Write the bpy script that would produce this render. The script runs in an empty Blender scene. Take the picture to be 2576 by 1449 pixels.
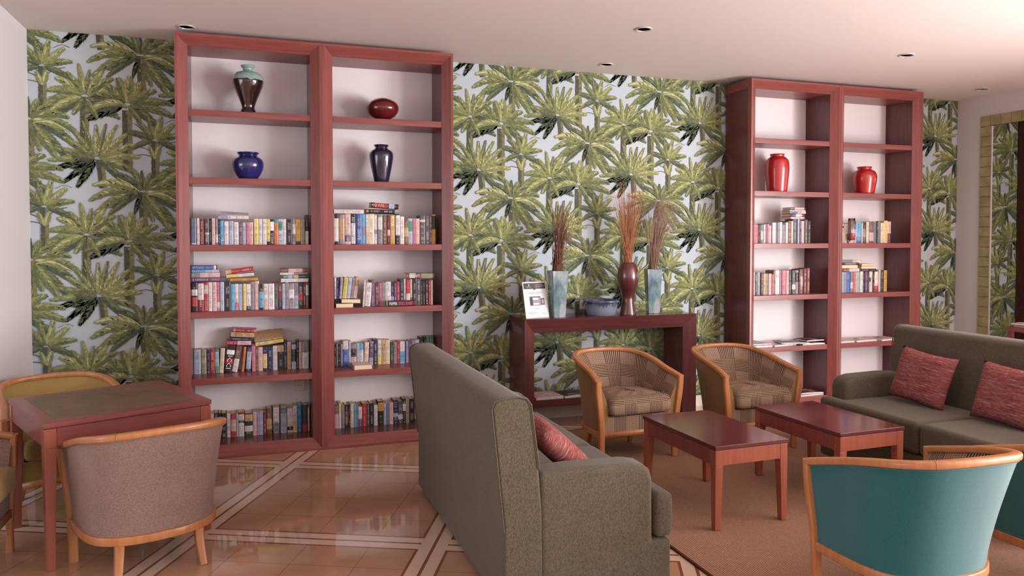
import bpy, bmesh, math, random
from math import sin, cos, pi, radians, sqrt, atan2
from mathutils import Vector, Matrix
random.seed(7)
scn = bpy.context.scene
COL = bpy.data.collections.new('lounge'); scn.collection.children.link(COL)
H = 2.97; XL = -1.4526; XR = 6.9607

# ------------------------------------------------------------------ materials
def lin(c):
    return tuple(((v/255)/12.92 if v/255 <= .04045 else ((v/255+.055)/1.055)**2.4) for v in c[:3])+(1,)
MATS = {}
class NT:
    def __init__(s, name):
        s.m = bpy.data.materials.new(name); s.m.use_nodes = True
        s.t = s.m.node_tree; s.n = s.t.nodes; s.l = s.t.links
        s.b = s.n['Principled BSDF']; MATS[name] = s.m
    def node(s, typ, **kw):
        n = s.n.new(typ)
        for k, v in kw.items():
            if k.startswith('i_'): n.inputs[k[2:].replace('_', ' ')].default_value = v
            else: setattr(n, k, v)
        return n
    def link(s, a, b): s.l.new(a, b)
    def coords(s, kind='Object', scale=(1, 1, 1), rot=(0, 0, 0), loc=(0, 0, 0)):
        tc = s.node('ShaderNodeTexCoord'); mp = s.node('ShaderNodeMapping')
        mp.inputs['Scale'].default_value = scale; mp.inputs['Rotation'].default_value = rot; mp.inputs['Location'].default_value = loc
        s.link(tc.outputs[kind], mp.inputs['Vector']); return mp.outputs['Vector']
    def noise(s, vec, scale=5, detail=3, rough=.5):
        n = s.node('ShaderNodeTexNoise'); n.inputs['Scale'].default_value = scale
        n.inputs['Detail'].default_value = detail; n.inputs['Roughness'].default_value = rough
        if vec: s.link(vec, n.inputs['Vector'])
        return n.outputs['Fac']
    def math(s, op, a, b=None, c=None):
        n = s.node('ShaderNodeMath', operation=op)
        for i, v in enumerate((a, b, c)):
            if v is None: continue
            if isinstance(v, (int, float)): n.inputs[i].default_value = v
            else: s.link(v, n.inputs[i])
        return n.outputs[0]
    def ramp(s, fac, stops, interp='LINEAR'):
        r = s.node('ShaderNodeValToRGB'); r.color_ramp.interpolation = interp
        e = r.color_ramp.elements
        while len(e) < len(stops): e.new(.5)
        for el, (p, c) in zip(e, stops): el.position = p; el.color = lin(c)
        s.link(fac, r.inputs['Fac']); return r.outputs['Color']
    def mix(s, fac, a, b):
        n = s.node('ShaderNodeMix', data_type='RGBA')
        for sock, v in ((n.inputs['Factor'], fac), (n.inputs[6], a), (n.inputs[7], b)):
            if isinstance(v, (int, float)): sock.default_value = v
            elif isinstance(v, tuple): sock.default_value = lin(v)
            else: s.link(v, sock)
        return n.outputs[2]
    def base(s, c):
        if isinstance(c, tuple): s.b.inputs['Base Color'].default_value = lin(c)
        else: s.link(c, s.b.inputs['Base Color'])
    def bump(s, h, strength=.3, dist=.002):
        n = s.node('ShaderNodeBump'); n.inputs['Strength'].default_value = strength; n.inputs['Distance'].default_value = dist
        s.link(h, n.inputs['Height']); s.link(n.outputs['Normal'], s.b.inputs['Normal'])
    def done(s, rough=.5, spec=.5, metal=0, coat=0, sheen=0):
        i = s.b.inputs
        i['Roughness'].default_value = rough; i['Specular IOR Level'].default_value = spec; i['Metallic'].default_value = metal
        i['Coat Weight'].default_value = coat; i['Coat Roughness'].default_value = .08; i['Sheen Weight'].default_value = sheen
        return s.m
def plain(name, c, rough=.5, spec=.5, metal=0, coat=0, var=0):
    t = NT(name)
    if var:
        f = t.noise(t.coords(), 6, 3)
        t.base(t.ramp(f, [(.3, tuple(max(0, v-var) for v in c)), (.7, tuple(min(255, v+var) for v in c))]))
    else: t.base(c)
    return t.done(rough, spec, metal, coat)
def wood(name, dark, light, axis='z', rough=.3, spec=.5, scale=1.0, coat=0.0):
    t = NT(name)
    sc = {'z': (26, 26, 1.6), 'x': (1.6, 26, 26), 'y': (26, 1.6, 26)}[axis]
    v = t.coords(scale=tuple(q*scale for q in sc))
    f = t.noise(v, 1.6, 6, .6)
    g = t.noise(t.coords(), 1.3, 2)
    f2 = t.math('ADD', t.math('MULTIPLY', f, .7), t.math('MULTIPLY', g, .3))
    t.base(t.ramp(f2, [(.32, dark), (.68, light)]))
    t.bump(f, .05, .0006)
    return t.done(rough, spec, coat=coat)
wood('mahogany', (116, 58, 54), (146, 80, 74), 'z', .32)
wood('mahogany_across', (116, 58, 54), (146, 80, 74), 'x', .32)
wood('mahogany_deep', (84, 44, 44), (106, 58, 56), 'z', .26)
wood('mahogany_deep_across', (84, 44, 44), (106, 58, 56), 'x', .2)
wood('leg_and_lit_end_wood', (138, 74, 58), (164, 94, 74), 'z', .28)  # table legs, and end aprons with the light on them painted in
wood('table_top_wood', (86, 46, 46), (106, 58, 57), 'y', .13)
wood('beech', (166, 106, 64), (192, 132, 86), 'z', .3)
def fabric(name, c1, c2, scale=260, bump=.5, rough=.95, sheen=.15, stretch=(1, 1, 1), mott=14):
    t = NT(name)
    v = t.coords(scale=stretch)
    f = t.noise(v, scale, 2, .7)
    g = t.noise(t.coords(), 7, 3)
    col = t.ramp(f, [(.35, c1), (.65, c2)])
    m = t.node('ShaderNodeMix', data_type='RGBA', blend_type='MULTIPLY'); m.inputs['Factor'].default_value = 1
    t.link(col, m.inputs[6]); k = 255-mott
    t.link(t.ramp(g, [(.3, (k, k, k)), (.7, (255, 255, 255))]), m.inputs[7])
    t.base(m.outputs[2]); t.bump(f, bump, .0015)
    return t.done(rough, .2, sheen=sheen)
fabric('sofa_fabric', (72, 65, 52), (104, 94, 78), 330, .5, stretch=(1, 1, .4))
fabric('teal_fabric', (20, 84, 88), (36, 108, 112), 420, .25, sheen=.5, mott=10)
fabric('taupe_fabric', (126, 102, 94), (160, 134, 124), 360, .4, stretch=(.4, .4, 1))
fabric('mustard_fabric', (128, 96, 58), (150, 118, 76), 380, .3)
fabric('yellow_fabric', (150, 124, 70), (172, 146, 92), 380, .3)
# glen check: u,v from UV in metres
def check(name, light, dark):
    t = NT(name); tc = t.node('ShaderNodeTexCoord'); sp = t.node('ShaderNodeSeparateXYZ')
    t.link(tc.outputs['UV'], sp.inputs[0])
    def sq(s, period, duty=.5):
        fr = t.math('FRACT', t.math('MULTIPLY', s, 1/period)); return t.math('GREATER_THAN', fr, 1-duty)
    U, V = sp.outputs[0], sp.outputs[1]
    bu, bv = sq(U, .20), sq(V, .20)
    su, sv = sq(U, .0115), sq(V, .0115)
    both = t.math('MULTIPLY', bu, bv)
    chk = t.math('MULTIPLY', su, sv)
    onlyu = t.math('MULTIPLY', bu, t.math('SUBTRACT', 1, bv)); onlyv = t.math('MULTIPLY', bv, t.math('SUBTRACT', 1, bu))
    fine = t.math('MULTIPLY', t.math('ADD', su, sv), .32)
    none = t.math('MULTIPLY', t.math('SUBTRACT', 1, bu), t.math('SUBTRACT', 1, bv))
    tot = t.math('ADD', t.math('ADD', t.math('MULTIPLY', both, t.math('MAXIMUM', chk, t.math('MULTIPLY', t.math('ADD', su, sv), .5))), t.math('MULTIPLY', onlyu, su)),
                 t.math('ADD', t.math('MULTIPLY', onlyv, sv), t.math('MULTIPLY', none, fine)))
    t.base(t.mix(tot, light, dark)); t.bump(t.noise(t.coords(), 400, 2), .3, .001)
    return t.done(.95, .2)
check('glen_check_fabric', (168, 140, 118), (54, 40, 34))
def striped(name):
    t = NT(name)
    a = t.noise(t.coords('Object', (3, 1, 60)), 2.2, 5, .6)
    b = t.noise(t.coords('Object', (14, 1, 120)), 3, 3, .6)
    c = t.ramp(a, [(.32, (110, 58, 62)), (.42, (150, 82, 80)), (.50, (168, 100, 96)), (.56, (134, 78, 84)), (.62, (196, 160, 150)), (.68, (142, 76, 76))])
    m = t.node('ShaderNodeMix', data_type='RGBA', blend_type='MULTIPLY'); m.inputs['Factor'].default_value = .8
    t.link(c, m.inputs[6]); t.link(t.ramp(b, [(.35, (150, 130, 130)), (.6, (255, 250, 246))]), m.inputs[7])
    t.base(m.outputs[2]); t.bump(b, .9, .004); return t.done(.9, .2)
striped('striped_knit')
plain('wall_paint', (216, 210, 212), .85, .25)
plain('ceiling_paint', (226, 216, 214), .9, .2)
plain('white_board', (232, 226, 230), .6, .3)
plain('skirting_tile', (206, 190, 178), .3, .5)
plain('dark_recess', (24, 18, 18), .6)
plain('chrome_trim', (216, 208, 204), .25, .5, .3)
plain('socket_plastic', (226, 214, 196), .35)
plain('black_plastic', (28, 24, 24), .5)
plain('paper_pages', (226, 204, 172), .9, .2)
plain('paper_white', (230, 222, 226), .5, .4)
plain('ink_dark', (72, 56, 62), .6); plain('ink_grey', (160, 150, 158), .6)
plain('window_frame_white', (225, 222, 220), .5)
plain('rug_binding', (84, 44, 26), .9, .2)
def glaze(name, c, rough=.12, var=10): return plain(name, c, rough, .6, coat=.6, var=var)
glaze('glaze_cobalt', (36, 36, 96), .1); glaze('glaze_midnight', (34, 30, 56), .12); glaze('glaze_oxblood', (92, 20, 24), .1)
glaze('glaze_aubergine', (50, 26, 28), .1, 5)
glaze('glaze_red', (176, 32, 34), .3, 8); glaze('lacquer_brown', (86, 36, 34), .28, 6)
t = NT('glaze_two_tone')            # celadon shoulder running down over an aubergine body
sp = t.node('ShaderNodeSeparateXYZ'); tc = t.node('ShaderNodeTexCoord'); t.link(tc.outputs['Object'], sp.inputs[0])
nz = t.noise(t.coords(scale=(1, 1, .15)), 26, 3)
zz = t.math('ADD', sp.outputs[2], t.math('MULTIPLY', nz, .035))
t.base(t.mix(t.math('GREATER_THAN', zz, .262), (44, 24, 26), t.ramp(t.noise(t.coords(), 9, 3), [(.3, (112, 146, 140)), (.7, (150, 176, 168))]))); t.done(.1, .6, coat=.6)
t = NT('glaze_drip_blue')
tc = t.node('ShaderNodeTexCoord'); sp = t.node('ShaderNodeSeparateXYZ'); t.link(tc.outputs['Object'], sp.inputs[0])
nz = t.noise(t.coords(scale=(1, 1, .12)), 46, 3, .7)
zz = t.math('ADD', sp.outputs[2], t.math('MULTIPLY', t.math('SUBTRACT', nz, .5), .22))
t.base(t.mix(t.math('GREATER_THAN', zz, .085), (128, 134, 152), t.ramp(t.noise(t.coords(), 18, 3), [(.3, (50, 58, 86)), (.7, (96, 106, 134))]))); t.done(.15, .6, coat=.5)
t = NT('marbled_blue_glass')
nz = t.noise(t.coords(scale=(1, 1, .45)), 11, 5, .65)
t.base(t.ramp(nz, [(.32, (78, 100, 116)), (.45, (112, 138, 146)), (.52, (128, 150, 152)), (.62, (172, 180, 188)), (.75, (98, 122, 132))])); t.done(.08, .6, coat=.7)
t = NT('mirror_glass'); t.base((205, 205, 198)); t.done(.02, .5, metal=1)
t = NT('clear_glass'); t.base((245, 245, 245)); t.b.inputs['Transmission Weight'].default_value = 1; t.b.inputs['IOR'].default_value = 1.2; t.done(.02, .5)
plain('candle_wax', (206, 110, 104), .5, .4)
t = NT('khaki_tile')
f = t.noise(t.coords(scale=(1, 1, 1)), 9, 2)
t.base(t.ramp(f, [(.35, (150, 138, 96)), (.65, (172, 160, 122))])); t.done(.3)
plain('tile_grout', (112, 100, 74), .9, .2)
t = NT('leather_inlay')
f = t.noise(t.coords(scale=(1, 1, 1)), 9, 5, .65)
t.base(t.ramp(f, [(.3, (92, 74, 56)), (.5, (110, 88, 66)), (.7, (122, 98, 78))])); t.bump(f, .2, .001); t.done(.42)
for nm, c in dict(twig_brown=(138, 98, 80), straw_orange=(204, 140, 100), reed_grey=(168, 138, 122), twig_dark=(82, 52, 46)).items(): plain(nm, c, .8, .2, var=14)
# floor: polished marble tiles with inlaid double cream bands, turned against the walls
t = NT('marble_floor')
tc = t.node('ShaderNodeTexCoord'); sp = t.node('ShaderNodeSeparateXYZ'); t.link(tc.outputs['Object'], sp.inputs[0])
X, Y = sp.outputs[0], sp.outputs[1]
a = radians(25.2)
U = t.math('ADD', t.math('MULTIPLY', X, cos(a)), t.math('MULTIPLY', Y, -sin(a)))
V = t.math('ADD', t.math('MULTIPLY', X, sin(a)), t.math('MULTIPLY', Y, cos(a)))
PU, PV = 1.27, 1.215
def dist(s, off, per):      # distance to the nearest line centre
    return t.math('ABSOLUTE', t.math('SUBTRACT', t.math('MULTIPLY', t.math('FRACT', t.math('ADD', t.math('MULTIPLY', t.math('SUBTRACT', s, off), 1/per), .5)), per), per/2))
du, dv = dist(U, .49, PU), dist(V, -.53, PV)
def inside(d, r): return t.math('LESS_THAN', d, r)
band = t.math('MAXIMUM', inside(du, .082), inside(dv, .082))
def line(d): return t.math('MAXIMUM', inside(d, .008), t.math('MULTIPLY', t.math('GREATER_THAN', d, .068), inside(d, .082)))
in_u, in_v = inside(du, .068), inside(dv, .068)
lu = t.math('MULTIPLY', line(du), t.math('SUBTRACT', 1, in_v)); lv = t.math('MULTIPLY', line(dv), t.math('SUBTRACT', 1, in_u))
cross = t.math('MULTIPLY', inside(du, .008), in_v)
lines = t.math('MAXIMUM', t.math('MAXIMUM', lu, lv), cross)
gu, gv = dist(U, .49, PU/4), dist(V, -.53, PV/4)
grout = t.math('MAXIMUM', inside(gu, .0022), inside(gv, .0022))
mar = t.noise(t.coords(), 2.2, 6, .65)
tile = t.ramp(mar, [(.3, (172, 132, 106)), (.5, (186, 146, 118)), (.7, (196, 158, 132))])
cream = t.ramp(mar, [(.3, (212, 184, 162)), (.7, (224, 200, 180))])
brown = (138, 84, 58)
c = t.mix(t.math('MULTIPLY', grout, .6), tile, (120, 78, 56))
c = t.mix(band, c, cream); c = t.mix(lines, c, brown)
t.base(c); t.done(.05, .8)
# rug: ribbed sisal
t = NT('sisal_rug')
w = t.node('ShaderNodeTexWave', wave_type='BANDS', bands_direction='X'); w.inputs['Scale'].default_value = 26; w.inputs['Distortion'].default_value = 1.2; w.inputs['Detail'].default_value = 2
w.inputs['Detail Scale'].default_value = 8
t.link(t.coords(), w.inputs['Vector'])
n2 = t.noise(t.coords(scale=(1, .5, 1)), 140, 3, .7)
h = t.math('ADD', t.math('MULTIPLY', w.outputs['Fac'], .5), t.math('MULTIPLY', n2, .5))
t.base(t.ramp(h, [(.3, (122, 88, 70)), (.5, (150, 112, 92)), (.72, (178, 142, 118))])); t.bump(h, .6, .003); t.done(.95, .15)
# palms on the wallpaper
t = NT('paper_sky'); f = t.noise(t.coords(), 1.6, 3); t.base(t.ramp(f, [(.3, (176, 190, 200)), (.7, (194, 202, 208))])); t.done(.8, .2)
def leafm(name, c, v=12):
    t = NT(name); f = t.noise(t.coords(), 38, 3); t.base(t.ramp(f, [(.3, tuple(max(0, q-v) for q in c)), (.7, tuple(q+v for q in c))])); t.done(.8, .2)
leafm('palm_shadow', (82, 92, 76), 9); leafm('palm_dark', (104, 112, 80)); leafm('palm_mid', (130, 136, 90)); leafm('palm_light', (156, 158, 104)); leafm('palm_cream', (196, 196, 158), 8)
leafm('trunk_dark', (84, 88, 72), 8); leafm('trunk_mid', (124, 122, 88))
# book covers: the printed colour of each face
t = NT('book_cover'); at = t.node('ShaderNodeAttribute'); at.attribute_name = 'Col'
n3 = t.noise(t.coords(), 60, 2)
m = t.node('ShaderNodeMix', data_type='RGBA', blend_type='MULTIPLY'); m.inputs['Factor'].default_value = 1
t.link(at.outputs['Color'], m.inputs[6]); t.link(t.ramp(n3, [(.3, (226, 226, 226)), (.7, (255, 255, 255))]), m.inputs[7])
t.base(m.outputs[2]); t.done(.4, .45)

# ------------------------------------------------------------------ mesh builder
class MB:
    def __init__(s): s.v = []; s.f = []; s.m = []; s.mats = []; s.uv = []; s.col = []; s.cc = None
    def mi(s, name):
        if name not in s.mats: s.mats.append(name)
        return s.mats.index(name)
    def face(s, pts, mat, uv=None, col=None):
        i = len(s.v); s.v += [tuple(p) for p in pts]; s.f.append(tuple(range(i, i+len(pts)))); s.m.append(s.mi(mat)); s.uv.append(uv); s.col.append(col or s.cc)
    def raw(s, verts, faces, mat, uvs=None):
        i = len(s.v); s.v += [tuple(p) for p in verts]; k = s.mi(mat)
        for j, f in enumerate(faces):
            s.f.append(tuple(i+q for q in f)); s.m.append(k); s.uv.append(uvs[j] if uvs else None); s.col.append(s.cc)
    def box(s, x0, x1, y0, y1, z0, z1, mat):
        v = [(x, y, z) for z in (z0, z1) for y in (y0, y1) for x in (x0, x1)]
        F = [(0, 2, 3, 1), (4, 5, 7, 6), (0, 1, 5, 4), (2, 6, 7, 3), (0, 4, 6, 2), (1, 3, 7, 5)]
        uv = []
        for f in F:
            n = F.index(f)
            uv.append([((v[q][0], v[q][1]) if n < 2 else (v[q][0], v[q][2]) if n < 4 else (v[q][1], v[q][2])) for q in f])
        s.raw(v, F, mat, uv)
    def taper(s, cx0, cy0, w0, d0, z0, cx1, cy1, w1, d1, z1, mat):   # bottom centre/size, top centre/size
        v = [(cx+sx*w/2, cy+sy*d/2, z) for (cx, cy, w, d, z) in ((cx0, cy0, w0, d0, z0), (cx1, cy1, w1, d1, z1)) for sy in (-1, 1) for sx in (-1, 1)]
        s.raw(v, [(0, 2, 3, 1), (4, 5, 7, 6), (0, 1, 5, 4), (2, 6, 7, 3), (0, 4, 6, 2), (1, 3, 7, 5)], mat)
    def surf(s, rows, mat, closed=False, flip=False):
        n = len(rows[0]); verts = [p for r in rows for p in r]; F = []; UV = []
        def L(a, b): return (Vector(a)-Vector(b)).length
        mid = rows[len(rows)//2]; us = [0]
        for k in range(1, n+1): us.append(us[-1]+L(mid[k % n], mid[k-1]))
        c0 = n//3; vs = [0]
        for r in range(1, len(rows)): vs.append(vs[-1]+L(rows[r][c0], rows[r-1][c0]))
        for r in range(len(rows)-1):
            for k in range(n if closed else n-1):
                k2 = (k+1) % n; q = (r*n+k, r*n+k2, (r+1)*n+k2, (r+1)*n+k)
                w = [(us[k], vs[r]), (us[k+1], vs[r]), (us[k+1], vs[r+1]), (us[k], vs[r+1])]
                if flip: q = q[::-1]; w = w[::-1]
                F.append(q); UV.append(w)
        s.raw(verts, F, mat, UV)
    def cap(s, loop, mat, flip=False):
        l = list(loop)[::-1] if flip else list(loop)
        s.raw(l, [tuple(range(len(l)))], mat, [[(p[0], p[1]) for p in l]])
    def sweep(s, path, sec, mat, up=(0, 0, 1), caps=True, scales=None):
        P = [Vector(p) for p in path]; rows = []
        for i, p in enumerate(P):
            tn = (P[min(i+1, len(P)-1)]-P[max(i-1, 0)]).normalized()
            sd = tn.cross(Vector(up)); sd = sd.normalized() if sd.length > 1e-6 else Vector((1, 0, 0))
            u = sd.cross(tn).normalized(); k = scales[i] if scales else 1
            rows.append([tuple(p+sd*a*k+u*b*k) for a, b in sec])
        s.surf(rows, mat, closed=True)
        if caps: s.cap(rows[0], mat, True); s.cap(rows[-1], mat)
    def tube(s, path, r, mat, n=8, scales=None, caps=True):
        sec = [(r*cos(2*pi*k/n), r*sin(2*pi*k/n)) for k in range(n)]
        d = Vector(path[-1])-Vector(path[0]); up = (0, 0, 1) if abs(d.z) < .8*max(d.length, 1e-6) else (0, 1, 0)
        s.sweep(path, sec, mat, up, caps, scales)
    def lathe(s, prof, mat, n=40, cx=0, cy=0, sx=1, sy=1, mats=None):
        rows = [[(cx+r*cos(2*pi*k/n)*sx, cy+r*sin(2*pi*k/n)*sy, z) for k in range(n)] for r, z in prof]
        s.surf(rows, mat, closed=True)
        if prof[0][0] > 1e-4: s.cap(rows[0], mat, True)
        if prof[-1][0] > 1e-4: s.cap(rows[-1], mat)
    def build(s, name, parent=None, smooth=False, loc=None, bevel=0, seg=2, subsurf=0, weld=False, angle=None):
        me = bpy.data.meshes.new(name); me.from_pydata(s.v, [], s.f)
        for q in s.mats: me.materials.append(MATS[q])
        me.polygons.foreach_set('material_index', s.m)
        if any(u for u in s.uv):
            ul = me.uv_layers.new(name='UVMap'); d = ul.data; i = 0
            for f, u in zip(s.f, s.uv):
                for k in range(len(f)):
                    if u: d[i].uv = u[k]
                    i += 1
        if any(s.col):
            ca = me.color_attributes.new('Col', 'FLOAT_COLOR', 'CORNER'); i = 0; buf = []
            for f, c in zip(s.f, s.col):
                for k in range(len(f)): buf += list(c or (1, 1, 1, 1))
            ca.data.foreach_set('color', buf)
        if weld:
            bm = bmesh.new(); bm.from_mesh(me); bmesh.ops.remove_doubles(bm, verts=bm.verts, dist=1e-5); bmesh.ops.recalc_face_normals(bm, faces=bm.faces); bm.to_mesh(me); bm.free()
        me.polygons.foreach_set('use_smooth', [bool(smooth)]*len(me.polygons))
        me.update()
        o = bpy.data.objects.new(name, me); COL.objects.link(o)
        if parent: o.parent = parent
        if loc: o.location = loc
        if bevel:
            b = o.modifiers.new('bevel', 'BEVEL'); b.width = bevel; b.segments = seg; b.limit_method = 'ANGLE'; b.angle_limit = radians(40)
            b.use_clamp_overlap = True
            me.polygons.foreach_set('use_smooth', [True]*len(me.polygons)); w = o.modifiers.new('wn', 'WEIGHTED_NORMAL'); w.keep_sharp = True
        if subsurf:
            m = o.modifiers.new('sub', 'SUBSURF'); m.levels = subsurf; m.render_levels = subsurf
        return o
def empty(name, loc=(0, 0, 0), rz=0):
    o = bpy.data.objects.new(name, None); COL.objects.link(o); o.location = loc; o.rotation_euler = (0, 0, rz); o.empty_display_size = .1; return o
def tag(o, label, cat, group=None, kind=None):
    o['label'] = label; o['category'] = cat
    if group: o['group'] = group
    if kind: o['kind'] = kind
    return o
def struct(o): o['kind'] = 'structure'; return o
def children(o): return [c for c in bpy.data.objects if c.parent == o]
def dup(root, loc, rz=0, label=None, group=None, name=None):
    def cp(o, par):
        c = o.copy(); COL.objects.link(c); c.parent = par
        for ch in children(o): cp(ch, c)
        return c
    r = cp(root, None); r.location = loc; r.rotation_euler = (0, 0, rz)
    if label: r['label'] = label
    if group: r['group'] = group
    return r
def rrect(w, h, r, n=3):       # rounded rectangle section
    out = []
    for cx, cy, a0 in ((w/2-r, h/2-r, 0), (-w/2+r, h/2-r, 90), (-w/2+r, -h/2+r, 180), (w/2-r, -h/2+r, 270)):
        for k in range(n+1):
            a = radians(a0+90*k/n); out.append((cx+r*cos(a), cy+r*sin(a)))
    return out
def spline(P, m=8):
    P = [Vector(p) for p in P]; Q = [P[0]]+P+[P[-1]]; out = []
    for i in range(1, len(Q)-2):
        a, b, c, d = Q[i-1:i+3]
        for k in range(m):
            t = k/m; out.append(.5*((2*b)+(-a+c)*t+(2*a-5*b+4*c-d)*t*t+(-a+3*b-3*c+d)*t**3))
    out.append(P[-1]); return [tuple(p) for p in out]
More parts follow.
